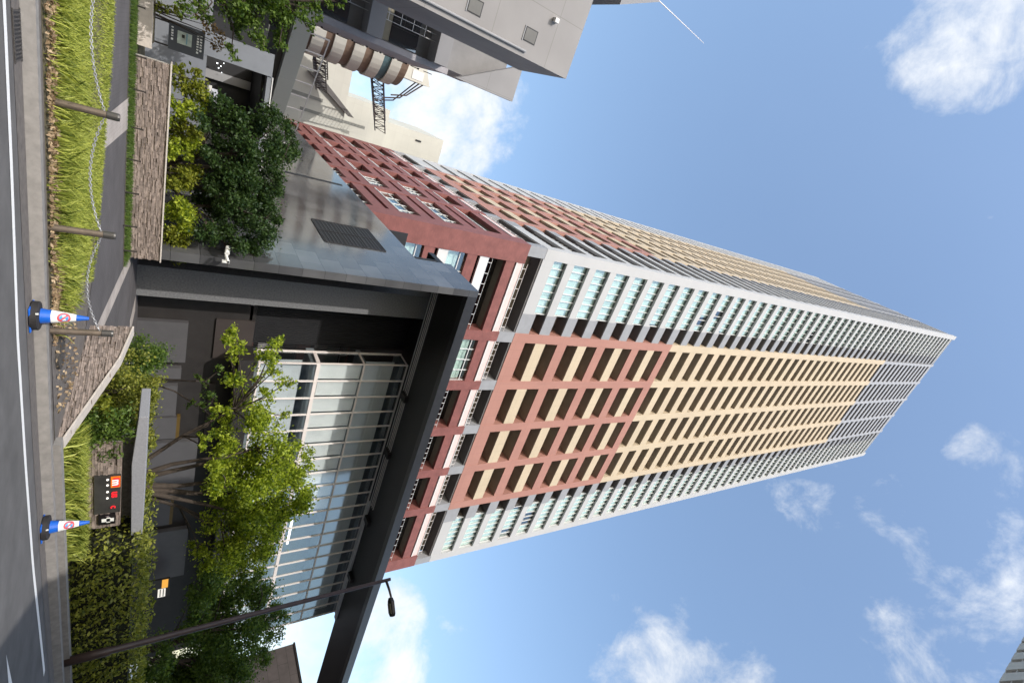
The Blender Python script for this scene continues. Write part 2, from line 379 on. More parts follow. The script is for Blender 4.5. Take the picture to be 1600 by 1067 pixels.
m = MB(); m.poly([(-30,18.3,.60),(8,18.0,.60),(8,24,.70),(-30,24,.70)]); struct(m.build('wall_foot_bed', soil))
# concrete apron with a manhole at the foot of the slanting wall
m = MB(); m.poly([(x,y,gz(y)-.006) for x,y in ((5.5,9.92),(8.3,9.92),(8.0,12.4),(7.2,12.58),(6.5,13.04),(5.7,13.78),(5.5,13.9))]); struct(m.build('concrete_apron', gutter_m))
mh = MB()
n = 28; c0 = SG(93.5,551); mh.prism([(c0.x+.31*math.cos(2*math.pi*i/n), c0.y+.31*math.sin(2*math.pi*i/n)) for i in range(n)], .15, .212)
o = tag(mh.build('manhole_cover', mat('cast_iron',(.055,.05,.047),.6,.25,30,.5)), 'round dark iron manhole cover in the pale apron below the slanting stone wall', 'manhole cover')

# grass: blades as one piece of ground cover each
def blades(name, pts, h, w, material, lean=.35, kind_label=None, hs=None):
    n = len(pts); a = rng.uniform(0, 2*math.pi, n); hh = h*rng.uniform(.55,1.25,n)*(1 if hs is None else np.array(hs)); l = lean*hh*rng.uniform(.3,1.6,n); b = a+rng.normal(0,.8,n)
    P = np.array(pts); dx = np.stack([np.cos(a)*w*.5, np.sin(a)*w*.5, np.zeros(n)],1)
    mid = P+np.stack([np.cos(b)*l*.35, np.sin(b)*l*.35, hh*.62],1); tip = P+np.stack([np.cos(b)*l, np.sin(b)*l, hh],1)
    V = np.stack([P-dx, P+dx, mid+dx*.8, tip, mid-dx*.8],1)
    o = quads_mesh(name, V, material, k=5); tag(o, kind_label, 'grass', kind='stuff'); return o
pts = []; HS = []
while len(pts) < 36000:
    x = rng.uniform(-2.5,6.6); t = rng.beta(1.25,1.0); y0 = kl(x)+.42; y1 = near_path(x); y = y0+(y1-y0)*t
    cl = math.sin(x*5.1+y*1.7)+math.sin(x*2.3-y*3.9+1)+math.sin(x*9+y*7)
    edge = t*(y1-y0)
    if edge < .38 and rng.random() > .16+.10*cl: continue
    if x > 5.5+.25*cl or (x > 4.6 and rng.random() > .5+.2*cl): continue
    pts.append((x, y, gz(y)-.02)); HS.append(1-.72*min(1,max(0,(edge-.8)/2.6)))
blades('verge_grass', pts, .27, .017, blade_m, .55, 'long bright yellow green grass tufts in the bed along the kerb', HS)
pts = [(x, y, gz(y)) for x, y in zip(rng.uniform(-2,7.8,9000), rng.uniform(18.15,19.2,9000))]
blades('mown_grass', pts, .10, .016, blade_d, .3, 'short dark green grass strip at the foot of the long stone wall')
pts = []
for cx, cyy, r, k in ((8.75,10.6,.28,900),(9.4,10.65,.25,700),(10.1,10.6,.28,700),(10.9,10.6,.25,700),(11.5,10.55,.25,700),(9.05,11.9,.42,1300)):
    p = rng.normal(size=(k,2))*r*.6; pts += [(cx+a, cyy+b, gz(cyy)) for a, b in p]
blades('strap_leaf_grass', pts, .34, .026, blade_m, .7, 'bright strap leaved clumps growing below the sign wall')
n = 3400; xx = rng.uniform(-2,5.9,n); tt = rng.beta(.8,3.2,n); yy = np.array([kl(x)+.42 for x in xx])+tt*3.0
n2_ = 220; xx = np.concatenate([xx, rng.uniform(5.4,7.6,n2_)]); yy = np.concatenate([yy, rng.uniform(10.0,11.6,n2_)])
P = np.stack([xx, yy, np.array([gz(y) for y in yy])+.035],1)
o = quads_mesh('leaf_litter', leaf_cards(P, .075, 0, .6)*np.array([1,1,1]), litter_m); tag(o, 'dry brown leaves fallen along the kerb edge of the grass bed', 'leaf litter', kind='stuff')

# ------------------------------------------------------------------ split-stone walls
def stones(path, tops, parent, bases, rowh=.036, side=1):
    """courses of split stones along a plan polyline; tops/bases are heights at the vertices"""
    mb = MB()
    for (p, q, t0, t1, b0, b1) in [(path[i],path[i+1],tops[i],tops[i+1],bases[i],bases[i+1]) for i in range(len(path)-1)]:
        p = Vector((*p,0)); q = Vector((*q,0)); L = (q-p).length; d = (q-p)/L; nn = Vector((d.y,-d.x,0))*side
        z = min(b0,b1)-.05
        while z < max(t0,t1):
            h = rowh*random.uniform(.7,1.35); s = -random.uniform(0,.2)
            while s < L:
                w = random.uniform(.08,.34); a, b = max(0,s), min(L,s+w); s += w
                if b-a < .02: continue
                u = (a+b)/2/L; top = t0+(t1-t0)*u; bot = b0+(b1-b0)*u
                if z > top-.008 or z+h < bot-.05: continue
                zt = min(z+h-.004, top); e = random.uniform(0,.045)
                A = p+d*(a+.003)+nn*e; B = p+d*(b-.003)+nn*e; A2 = p+d*(a+.003)-nn*.1; B2 = p+d*(b-.003)-nn*.1
                pl = [A,B,B2,A2]
                if side < 0: pl = pl[::-1]
                mb.prism([(v.x,v.y) for v in pl], z, zt)
            z += h
    return mb.build('stonework', ledge_m, parent)
w1 = thing('stone_wall', 'long low wall of split brown stone with a thin pale coping beside the pavement', 'stone wall', (4.7,19.5,.65))
stones([(1.62,19.25),(7.86,19.25)], [1.50,1.50], w1, [.62,.62]); stones([(7.86,19.25),(7.86,20.1)], [1.5,1.5], w1, [.62,.66])
m = MB(); m.box(1.66,19.36,.5,7.75,20.1,1.49); m.build('wall_core', concrete, w1)
m = MB(); m.box(1.58,19.18,1.505,7.92,20.15,1.545); bevel(m.build('coping', cope_m, w1), .008)
w2 = thing('slanting_stone_wall', 'wedge shaped split stone wall with a broad pale coping falling towards the kerb', 'stone wall', (7.5,12,.3))
PW = [(7.22,13.15),(7.50,12.15),(8.12,10.05)]; TW = [1.10,.92,.21]
stones(PW, TW, w2, [.30,.25,.12])
def sweep(mb, path, zs, w, th, off=0):
    P = [Vector((*p,0)) for p in path]; L = []; Rr = []
    for i, p in enumerate(P):
        d = (P[min(i+1,len(P)-1)]-P[max(i-1,0)]).normalized(); nn = Vector((d.y,-d.x,0)); L.append(p+nn*(off+w/2)); Rr.append(p+nn*(off-w/2))
    for i in range(len(P)-1):
        a, b, c, d = L[i], L[i+1], Rr[i+1], Rr[i]; z0, z1 = zs[i], zs[i+1]; mb.prism([(a.x,a.y),(b.x,b.y),(c.x,c.y),(d.x,d.y)],[z0,z1,z1,z0],[z0+th,z1+th,z1+th,z0+th])
m = MB(); sweep(m, PW, [t+.004 for t in TW], .30, .035, -.10); bevel(m.build('coping', cope_m, w2), .006)
m = MB(); sweep(m, PW, [0,0,0], .16, .15, -.22)
for i in range(2):
    p, q = PW[i], PW[i+1]; m.prism([(p[0]+.1,p[1]),(q[0]+.1,q[1]),(q[0]+.3,q[1]),(p[0]+.3,p[1])],0,[TW[i]-.02,TW[i+1]-.02,TW[i+1]-.02,TW[i]-.02])
m.build('wall_core', concrete, w2)
kw = MB(); xs = [8.0,9,10,11,12,13,14,16,18,22,30,60]
for i in range(len(xs)-1):
    a, b = xs[i], xs[i+1]; kw.prism([(a,kl(a)+.30),(b,kl(b)+.30),(b,kl(b)+.55),(a,kl(a)+.55)], 0, .245)
tag(kw.build('low_garden_kerb', kerb_m), 'low pale concrete edging wall running along the kerb below the hedge', 'edging wall')

# ------------------------------------------------------------------ sign wall with concrete slab roof
sw = thing('sign_wall', 'split stone sign wall sheltered by a thick grey concrete slab', 'sign wall', (10.4,11.3,.2))
stones([(9.15,11.1),(11.72,11.1)], [1.09,1.09], sw, [.16,.16], .05); stones([(11.72,11.1),(11.72,11.5)], [1.09,1.09], sw, [.16,.16], .05)
m = MB(); m.box(9.2,11.2,.1,11.66,11.6,1.08); m.build('wall_core', concrete, sw)
m = MB(); m.box(9.5,11.55, .2, 12.0, 11.85, 1.3); m.build('back_panel', stone_flame, sw)
m = MB()
prof = [(8.30,1.37),(9.67,1.275),(12.02,1.315),(12.02,1.545),(9.67,1.545),(8.30,1.545)]
m.ext([(x,z) for x,z in prof], 'y', 10.95, 12.1); bevel(m.build('roof_slab', conc_slab, sw), .012)
pn = MB(); pn.box(10.02,11.035,.60,11.22,11.09,1.085); pn = pn.build('display_panel', mat('black_display',(.045,.043,.04),.18,.2,3,spec=.6), sw)
led = emit_mat('red_led',(.9,.02,.03),.5); ledo = emit_mat('orange_led',(.9,.2,.01),.3); glintw = emit_mat('white_glint',(1,.93,.82),.8)
def text(s, size, loc, material, parent, name='lettering', rot=(math.pi/2,0,0), ext=.004, bold=0., shear=0, sx=1.):
    cu = bpy.data.curves.new(name, 'FONT'); cu.body = s; cu.size = size; cu.extrude = ext; cu.offset = bold; cu.align_x = 'CENTER'; cu.align_y = 'CENTER'; cu.shear = shear
    t = bpy.data.objects.new('tmp_text', cu); C.objects.link(t)
    dg = bpy.context.evaluated_depsgraph_get(); me = bpy.data.meshes.new_from_object(t.evaluated_get(dg)); me.name = name
    bpy.data.objects.remove(t); me.transform(Matrix.Translation(loc) @ Matrix.Rotation(rot[2],4,'Z') @ Matrix.Rotation(rot[0],4,'X') @ Matrix.Diagonal((sx,1,1,1)))
    me.materials.clear(); me.materials.append(material); o = bpy.data.objects.new(name, me); C.objects.link(o)
    if parent is not None: o.parent = parent; o.matrix_parent_inverse = parent.matrix_world.inverted()
    return o
m = MB(); m.box(10.06,11.025,.90,10.40,11.035,1.075); oq = m.build('orange_block', ledo, pn)
m = MB(); m.box(10.10,11.018,.945,10.37,11.024,1.06); m.build('red_block', led, pn)
text('m', .24, (10.235,11.012,1.0), emit_mat('white_led',(1,.7,.65),.7), pn, bold=.004)
text('us', .21, (10.62,11.02,.985), led, pn, bold=.006)
text('c', .19, (11.02,11.02,.965), led, pn, bold=.004)
for x in (10.14,10.31,10.52,10.72):
    m = MB(); m.tube([(x,11.034,.84),(x,11.018,.845)], .024, 10); m.build('spot_glint', glintw, pn)  # glowing discs drawn for the white glints on the polished panel
pq = MB(); pq.box(11.27,11.04,.68,11.60,11.09,.995); pq = pq.build('black_plaque', mat('black_plaque',(.012,.01,.012),.3,.1,3), sw)
m = MB(); m.box(11.40,11.03,.74,11.50,11.04,.97); m.box(11.37,11.03,.83,11.53,11.04,.90); m.build('white_emblem', plas_white, pq)
text('P', .10, (11.335,11.035,.84), mat('plaque_print',(.2,.17,.18),.5,.1,3), pq)

# ------------------------------------------------------------------ apartment tower on its red podium
XC, YF, WF, WS = 8.64, 36.0, 44.05, 42.8
TOP = 186.6
def fb(mb, face, u0, u1, d0, d1, z0, z1, mi=0):                # box in a facade's own axes (u along, d inward)
    if face == 'f': mb.box(XC+u0, YF+d0, z0, XC+u1, YF+d1, z1, mi)
    else: mb.box(XC+d0, YF+u0, z0, XC+d1, YF+u1, z1, mi)
T = thing('apartment_tower', 'very tall apartment tower with orange and yellow balcony grid, white corners and a red podium', 'tower', (XC,YF,0))
def bays(Wd):
    p0 = 9.4; st = (Wd-2*p0-1.1)/4; pil = [(p0+i*st, p0+i*st+1.1) for i in range(5)]
    return pil
m = MB()
m.box(XC+1.7, YF+1.7, 29.6, XC+WF-.4, YF+WS-.4, TOP-1.8); m.build('core_wall', recess_wall, T)
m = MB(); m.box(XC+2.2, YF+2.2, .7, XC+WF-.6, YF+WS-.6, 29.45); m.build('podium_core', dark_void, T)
ZK = [31.5]+[34.75+3.21*k for k in range(47)]; SH = [1.8]+[1.42]*47
K = len(ZK)
BIG = 12                                                        # floors whose pieces are single parts
stuffm = {}
def piece(name, mats, k, fn, limit=BIG):
    """lowest floors (largest in the picture) are single parts, the many small ones above are gathered"""
    if k < limit: mb = MB(); fn(mb); mb.build(name, mats, T)
    else:
        if name not in stuffm: stuffm[name] = (MB(), mats)
        fn(stuffm[name][0])
SPM = [orange_panel, yellow_panel, lgrey_panel, white_panel, grey_panel]
WINM = [glass_tower, white_paint, blind_m, glass_dark, recess_wall]
slab = MB()
for face, Wd in (('f', WF), ('s', WS)):
    pil = bays(Wd)
    for (a, b) in pil:
        mb = MB(); fb(mb, face, a, b, 0, 1.75, 31.5, 58.62, 0); fb(mb, face, a+.004, b-.004, .004, 1.75, 58.62, 144.0, 1); fb(mb, face, a+.2, b-.2, .01, 1.75, 144.0, TOP-.9, 2)
        mb.build('pillar', [orange_panel, yellow_panel, lgrey_panel], T)
        mb = MB(); fb(mb, face, a-.05, b+.05, .03, 1.8, 29.5, 31.49); mb.build('stub_column', grey_panel, T)
    for k in range(K):
        z, h = ZK[k], SH[k]; zn = ZK[k+1] if k+1 < K else TOP-1.6
        ci = 2 if k >= 35 else (1 if (k > 8 or k % 2 == 1) else 0)
        for i in range(4):
            a, b = pil[i][1], pil[i+1][0]
            if ci == 2: a -= .2; b += .2
            piece('balcony_front', SPM, k if face == 'f' else 99, lambda mb: fb(mb, face, a, b, .03, .2, z, z+h, ci))
            fb(slab, face, a, b, .2, 1.72, z, z+.2, 1 if ci == 2 else 0)
        for side in (0, 1):                                     # grey balcony bay and white window bay next to each corner
            far = face == 's' and side == 1
            if side == 0: w0, w1, g0, g1 = 1.1, 7.1, 7.1, pil[0][0]
            else: w0, w1, g0, g1 = Wd-7.1, Wd-1.1, pil[4][1], Wd-7.1
            hh = h+.75 if far else (1.45 if k == 0 else .98); hg = h+.75 if far else h
            piece('balcony_front', SPM, k if face == 'f' else 99, lambda mb: fb(mb, face, g0, g1, .05, .22, z, z+hg, 3 if far else 4), 9)
            fb(slab, face, g0, g1, .22, 1.72, z, z+.2, 1)
            piece('white_spandrel', SPM, k if face == 'f' else 99, lambda mb: fb(mb, face, w0, w1, .02, .30, z, z+hh, 3), 26)
            fb(slab, face, w0, w1, .30, 1.72, z, z+.2, 1)
            def win(mb):
                if far or face == 's':
                    fb(mb, face, w0, w1, .55, .58, z+hh, zn, 3); fb(mb, face, w0, w1, .95, .98, z+hh, zn, 4)
                else:
                    fb(mb, face, w0, w1, .44, .46, z+.21, zn-.002, 0)
                    # curtains drawn differently in each flat
                    u = w0
                    while u < w1-.1:
                        w = random.choice([.65,1.3,1.3,2.6]); e = min(u+w, w1); t = zn-z-hh
                        if random.random() < .96: fb(mb, face, u+.02, e-.02, .58, .60, z+.25+random.choice([0,0,0,0,.35*t]), zn-.02, 2)
                        u = e
                n = 7
                for j in range(n+1):
                    uu = w0+(w1-w0)*j/n
                    fb(mb, face, uu-.035, uu+.035, .32 if face == 'f' else .45, .43 if face == 'f' else .54, z+hh-.02, zn-.01, 1)
            piece('window', WINM, k if face == 'f' else 99, win, 26)
            pw = w1 if side == 0 else w0
            fb(slab, face, pw-.06, pw+.06, .66, 1.72, z+.2, zn, 1)
# white corner piers
for nm, b in (('corner_pier', (0,1.1,0,1.1)), ('corner_pier', (WF-1.1,WF,0,1.1)), ('corner_pier', (0,1.1,WS-1.1,WS))):
    mb = MB(); mb.box(XC+b[0], YF+b[2], 31.6, XC+b[1], YF+b[3], TOP-.2); mb.build(nm, white_panel, T)
    mb = MB(); mb.box(XC+b[0]+.02, YF+b[2]+.02, 29.5, XC+b[1]-.02, YF+b[3]-.02, 31.59); mb.build('stub_column', grey_panel, T)
for nm, (mb, mats) in stuffm.items():
    o = mb.build(nm, mats, T); o['kind'] = 'stuff'
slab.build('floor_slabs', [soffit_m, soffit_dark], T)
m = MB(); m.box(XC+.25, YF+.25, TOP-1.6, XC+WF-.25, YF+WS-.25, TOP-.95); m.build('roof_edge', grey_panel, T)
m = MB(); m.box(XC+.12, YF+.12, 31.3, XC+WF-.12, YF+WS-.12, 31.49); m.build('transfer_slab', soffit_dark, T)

# podium: red tile frame, white sills, rows of openings
for face, Wd in (('f', WF), ('s', WS)):
    pil = [(0.,1.9)]+bays(Wd)+[(Wd-1.9,Wd)]
    for j, (a, b) in enumerate(pil):
        if face == 's' and j == 0: continue
        mb = MB(); fb(mb, face, a-.0, b+.0, 0, 2.25 if j else 1.9, .7, 29.5); mb.build('red_pier', red_brick, T)
    for j in range(7):
        zj = 25.3-4.2*j
        if zj < 0: break
        for i in range(6):
            a, b = pil[i][1], pil[i+1][0]
            mb = MB(); fb(mb, face, a, b, .06, .5, zj+2.1, zj+3.1); mb.build('red_spandrel', red_brick, T)
            mb = MB()
            if face == 'f': fb(mb, face, a, b, .10, .32, zj-.75, zj+.2, 0)
            else: fb(mb, face, a, b, .06, .32, zj-.75, zj+.08, 1); fb(mb, face, a, b, .02, .34, zj+.081, zj+.2, 0)
            mb.build('sill_band', [white_paint, red_brick], T)
            if j == 0:
                mb = MB(); fb(mb, face, a, b, .10, .30, 28.72, 29.42, 1); fb(mb, face, a, b, .04, .36, 28.6, 28.72, 0); fb(mb, face, a, b, .04, .36, 29.42, 29.5, 0)
                mb.build('parapet', [white_paint, pink_paint], T)
            if j > 3 and face == 'f': continue
            mb = MB(); n = 7
            glz = (face == 's' and i < 2 and j >= 1) or (face == 'f' and i in (1,)) or (face == 'f' and i == 0 and j > 0)
            dg = .32 if glz else 1.5
            fb(mb, face, a, b, dg, dg+.03, zj+.2, zj+2.1, 0 if glz else 3)
            fb(mb, face, a, b, .5, 2.2, zj+2.1, zj+2.3, 2)
            if glz:
                fb(mb, face, a, b, dg+.35, dg+.4, zj+.2, zj+1.5, 4)
                for q in range(5):
                    uu = a+(b-a)*q/4; fb(mb, face, max(a,uu-.04), min(b,uu+.04), dg-.06, dg-.002, zj+.27, zj+2.09, 1)
                fb(mb, face, a, b, dg-.05, dg-.004, zj+1.45, zj+1.53, 1)
            else:
                fb(mb, face, a, b, .18, .21, zj+.66, zj+.685, 1)
                for q in range(n):
                    uu = a+(b-a)*(q+.5)/n; fb(mb, face, uu-.025, uu+.025, .17, .21, zj+.27, zj+.68, 1)
            mb.build('window', [glass_tower, white_paint, olive, glass_dark, blind_m], T)
            if j == 0:
                mb = MB()
                for q in range(n):
                    uu = a+(b-a)*(q+.5)/n; fb(mb, face, uu-.02, uu+.02, .12, .16, 29.5, 29.98)
                fb(mb, face, a, b, .12, .15, 29.98, 30.005); mb.build('railing', mul_m, T)

# ------------------------------------------------------------------ dark stone portal frame with its long canopy beam
P = thing('stone_portal', 'dark polished stone portal frame with a long black canopy beam over the entrance', 'portal', (7.76,20,.7))
xw = 7.76
m = MB(); m.ext([(20.0,.5),(74,.5),(74,12.75),(23.7,12.75),(23.7,14.95),(20.0,14.95)], 'x', xw, xw+.36); m.build('side_wall', stone_dark, P)
m = MB(); m.box(10.1, 24.0, .5, 11.55, 26.05, 14.7); m.build('pylon', stone_flame, P)
m = MB(); m.box(xw+.37, 20.0, 14.40, 62, 20.45, 14.95); m.build('fascia', mat('black_fascia',(.03,.03,.032),.35,.15,3), P)
m = MB(); m.box(xw+.37, 20.46, 14.46, 62, 24.08, 14.9); m.build('canopy_beam', black_soff, P)
m = MB(); m.box(xw+.37, 24.09, 14.75, 40.4, 26.5, 15.1); m.box(15.0, 26.5, 14.75, 40.4, 35.9, 15.1); m.build('roof', black_soff, P)
for i, (y, w, mm_) in enumerate(((23.2,.02,mul_m),(23.4,.02,mul_m),(23.6,.025,mul_m),(23.85,.05,white_paint))):
    m = MB(); m.box(8.6, y, 14.38, 26.5, y+w, 14.44); m.build('soffit_strip', mm_, P)
m = MB(); m.box(26.5, 23.8, 14.30, 39.4, 24.1, 14.45); m.build('white_strip', white_paint, P)  # plain white strip along the inner edge of the beam
for xq in (16.6, 21.2, 27.5, 33.5):
    m = MB(); m.box(xq, 23.0, 14.20, xq+.45, 23.75, 14.45); m.build('bracket', dk_metal, P)
g = MB(); V = [PX(490,345,xw), PX(572,358,xw), PX(600,396,xw), PX(505,380,xw)]
y0, y1, z0, z1 = 24.0, 27.6, 8.0, 11.15
g.box(xw-.012, y0, z0, xw+.02, y1, z1, 0)
for i in range(16): z = z0+(z1-z0)*(i+.5)/16; g.box(xw-.03, y0, z-.03, xw-.013, y1, z+.03, 1)
for y in (y0,(y0+y1)/2,y1): g.box(xw-.045, y-.03, z0, xw-.031, y+.03, z1, 1)
for z in (z0, z0+(z1-z0)*.36, z0+(z1-z0)*.7, z1): g.box(xw-.043, y0, z-.025, xw-.032, y1, z+.025, 1)
g.build('vent_grille', [dark_void, dk_metal], P)
m = MB(); m.box(xw-.03, 38.2, 8.2, xw-.002, 38.55, 12.2); m.build('wall_slot', dark_void, P)

# ------------------------------------------------------------------ glass hall behind the canopy
H = thing('glass_hall', 'three tier glass curtain wall hall with pale blinds under the black canopy', 'building', (15.0,24.2,.7))
gx0, gx1, gy = 14.98, 38.8, 24.2; ncol = 20; cw = (gx1-gx0)/ncol
rows = [(6.0,8.87),(9.07,11.56),(11.66,14.36)]
for r, (z0, z1) in enumerate(rows):
    for c in range(ncol):
        m = MB(); m.box(gx0+c*cw+.04, gy, z0, gx0+(c+1)*cw-.04, gy+.02, z1); m.build('window_pane', glass_hall, H)
    m = MB(); m.box(gx0+.02, gy+.06, z0, gx0+.04, gy+1.25, z1); m.build('window_pane', glass_hall, H)
for c in range(ncol+1):
    m = MB(); x = gx0+c*cw; m.box(x-.035, gy-.06, 5.9, x+.035, gy+.04, 14.4); m.build('mullion', mul_m, H)
m = MB(); m.box(gx0-.04, gy+1.26, 5.9, gx0+.05, gy+1.36, 14.4); m.build('mullion', mul_m, H)
for z0, z1 in ((5.9,6.0),(8.87,9.07),(11.56,11.66),(14.32,14.4)):
    m = MB(); m.box(gx0, gy-.05, z0, gx1, gy+.05, z1); m.box(gx0-.01, gy+.06, z0, gx0+.05, gy+1.25, z1); m.build('transom', mul_m, H)
for c in range(ncol):
    a, b = gx0+c*cw+.06, gx0+(c+1)*cw-.06
    if c < 10:
        m = MB(); m.box(a, gy+.16, 9.09 if c != 1 else 9.16, b, gy+.18, 11.54); m.build('blind', blind_m, H)
    elif c in (11,12):
        m = MB(); m.box(a, gy+.6, 9.5, b, gy+.7, 9.62); m.build('ceiling_lamp', emit_mat('tube_lamp',(1,.97,.9),2.0), H)
m = MB(); m.box(gx0+.1, gy+.30, 14.0, gx1-.1, gy+1.5, 14.3)
m.box(gx0+.1, gy+.45, 11.58, gx1-.1, gy+1.9, 11.85); m.box(gx0+.1, gy+.35, 8.6, gx1-.1, gy+1.9, 9.05); m.box(gx0+.1, gy+.3, 5.78, gx1-.1, gy+1.6, 5.95)
m.build('floor_slab', room_m, H)
m = MB(); m.box(gx0+1.3, gy+1.95, 5.96, gx1, gy+2.05, 14.3); m.build('room_wall', room_m, H)
m = MB(); m.box(gx0+.1, gy+.5, 11.86, gx1-.1, gy+.52, 13.7); m.box(gx0+.1, gy+.5, 6.0, gx1-.1, gy+.52, 8.2); m.build('grey_blind', mat('grey_blind',(.70,.73,.75),.8,.06,.8), H)
m = MB(); m.box(gx1+.02, gy+.05, 6, gx1+.12, gy+6, 14.4); m.build('end_wall', room_m, H)
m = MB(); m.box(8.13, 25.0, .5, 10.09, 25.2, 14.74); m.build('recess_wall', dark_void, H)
m = MB(); m.box(11.56, 26.15, 5.6, gx0-.05, 26.4, 14.74)
for i in range(31): x = 11.6+i*.12; m.box(x, 26.08, 5.7, x+.04, 26.148, 14.72)
m.build('louvre_wall', dark_void, H)
m = MB(); m.box(11.57, 25.9, 5.45, gx0-.1, 26.0, 5.58); m.build('edge_trim', mul_m, H)
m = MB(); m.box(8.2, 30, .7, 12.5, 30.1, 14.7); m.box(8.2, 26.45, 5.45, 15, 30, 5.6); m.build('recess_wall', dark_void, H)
m = MB(); m.box(12.5, 25.9, .5, 41, 26.2, 5.75); m.box(gx0-.06, 24.25, 5.0, gx1+.1, 25.89, 5.76); m.build('base_wall', mat('base_stone',(.024,.021,.02),.6,.2,1.5), H)
pan = mat('entrance_panel', (.085,.082,.085), .5, .08, 1.5); edge = mat('ochre_edge', (.10,.062,.014), .5, .1, 3)
def panel(ya, yb, xt, xm, Yp=25.55, e=False):
    A, B = PY(xm, ya, Yp), PY(xm, yb, Yp); zt = PY(xt, (ya+yb)/2, Yp).z
    m = MB(); m.box(A.x, Yp, .7, B.x, Yp+.3, zt); m.build('wall_panel', pan, H)
    if e: m = MB(); m.box(A.x-.02, Yp+.02, zt+.002, B.x, Yp+.3, zt+.16); m.build('ochre_edge', edge, H)
panel(503,566,292,260); panel(575,592,283,260); panel(603,650,276,255); panel(653,686,275,252,25.55,True); panel(692,775,305,255,25.9-.4); panel(784,822,265,245,25.55,True); panel(832,905,290,250)
for ya, yb, xa, xb in ((500,560,335,395),(600,690,322,332)):
    A, B = PY((xa+xb)/2, ya, 25.8), PY((xa+xb)/2, yb, 25.8); z0, z1 = PY(xa,(ya+yb)/2,25.8).z, PY(xb,(ya+yb)/2,25.8).z
    m = MB(); m.box(A.x, 25.8, z0, B.x, 25.89, z1); m.build('wall_panel', mat('brown_panel',(.045,.036,.033),.6,.1,1.5), H)
A = PY(252,906,24.6); B = PY(252,932,24.6); z0, z1 = PY(244,918,24.6).z, PY(262,918,24.6).z
sg_ = thing('shop_poster_stand', 'small lit poster stand with orange and white sheets beyond the hedge', 'poster stand', (A.x,24.6,.7))
m = MB(); m.box(A.x-.05, 24.6, .7, B.x+.05, 24.7, z1+.08); m.build('frame', dk_metal, sg_)
mx_ = (A.x+B.x)/2
m = MB(); m.box(A.x, 24.585, (z0+z1)/2-.02, mx_-.03, 24.598, z1); m.build('orange_sheet', emit_mat('lit_orange',(.9,.42,.06),.5), sg_)
m = MB(); m.box(mx_+.02, 24.585, z0+.1, B.x, 24.598, z1-.1); m.build('white_sheet', emit_mat('lit_white',(.9,.85,.75),.5), sg_)
m = MB()
for i in range(4): m.box(mx_+.05, 24.575, z0+.2+i*.16, B.x-.05, 24.584, z0+.25+i*.16)
m.build('printed_lines', dk_metal, sg_)

# ------------------------------------------------------------------ left: gate, concrete building, far buildings
G = thing('gate_portal', 'blue grey metal gate portal with a dark opening behind the stone wall', 'gate', (1,24,.7))
m = MB(); m.box(-1.6, 24, .5, 1.28, 24.5, 2.62); m.box(.45, 24, 2.62, 1.28, 24.5, 4.78); m.build('pier', grey_metal, G)
m = MB(); m.box(1.29, 24.0, .5, 5.2, 24.4, 2.55); m.build('low_wall', grey_metal, G)
m = MB(); m.box(1.29, 24.05, 4.62, 7.2, 24.6, 4.80); m.build('lintel', grey_metal, G)
m = MB(); m.box(1.29, 24.02, 4.805, 7.2, 24.62, 4.84); m.build('lintel_trim', white_paint, G)
m = MB(); m.box(-1.6, 28, .5, 7.6, 28.2, 4.9); m.box(1.29, 24.65, 4.5, 7.6, 28, 4.6); m.build('opening_back', dark_void, G)
m = MB(); m.box(2.0, 27.8, .6, 2.35, 27.95, 4.45); m.build('inner_column', grey_panel, G)
m = MB(); m.box(4.6, 27.8, .6, 5.2, 27.95, 3.8); m.build('inner_column', grey_panel, G)
for (x, z, s) in ((1.62,3.05,.05),(1.7,3.2,.035),(1.8,3.12,.04),(1.95,3.25,.03),(1.55,3.3,.03)):
    m = MB(); m.box(x, 27.6, z, x+s, 27.64, z+s); m.build('lamp', emit_mat('small_lamp',(.9,.95,1),2), G)
m = MB(); m.box(2.55, 26.8, 2.75, 3.05, 26.9, 2.92); m.box(2.65,26.8,2.93,3.2,26.9,3.15,1); m.build('hanging_sign', [plas_white, emit_mat('lit_board',(.8,.8,.85),.35)], G)
NB = thing('notice_board', 'dark framed notice board with a pale poster fixed on the grey gate wall', 'notice board', (1.0,22,.7))
m = MB(); m.box(.50, 21.98, 1.38, 1.36, 22.06, 2.38); m.build('board', mat('board_grey',(.07,.075,.085),.5,.1,3), NB)
m = MB(); m.box(.72, 21.965, 1.62, 1.10, 21.978, 2.02); m.build('poster', mat('poster',(.50,.55,.47),.6,.25,5), NB)
m = MB(); m.box(.80, 21.955, 1.74, .90, 21.964, 1.82); m.build('poster_print', dk_metal, NB)
m = MB(); m.box(.74, 21.955, 1.86, 1.06, 21.964, 1.90); m.build('poster_print', mat('poster_blue',(.2,.35,.4),.6,.1,3), NB)
for z, n in ((1.45,5),(2.16,7),(2.25,6)):
    m = MB()
    for i in range(n): x = .66+i*.085; m.box(x, 21.966, z, x+.06*random.uniform(.6,1.1), 21.978, z+.06)
    m.build('text_line', plas_white, NB)
for x in (.56, 1.26): m = MB(); m.box(x, 22.0, .6, x+.05, 22.05, 1.379); m.build('leg', dk_metal, NB)
PLW = thing('planter_wall', 'short pale rendered planter wall beside the grey gate', 'planter wall', (.9,20.5,.7))
m = MB(); m.box(-1.5, 20.6, .5, 1.45, 21.0, 1.0); bevel(m.build('wall', cope_m, PLW), .01)
m = MB(); m.box(-1.5, 20.98, .9, 1.3, 21.9, 1.02); m.build('bed', soil, PLW)

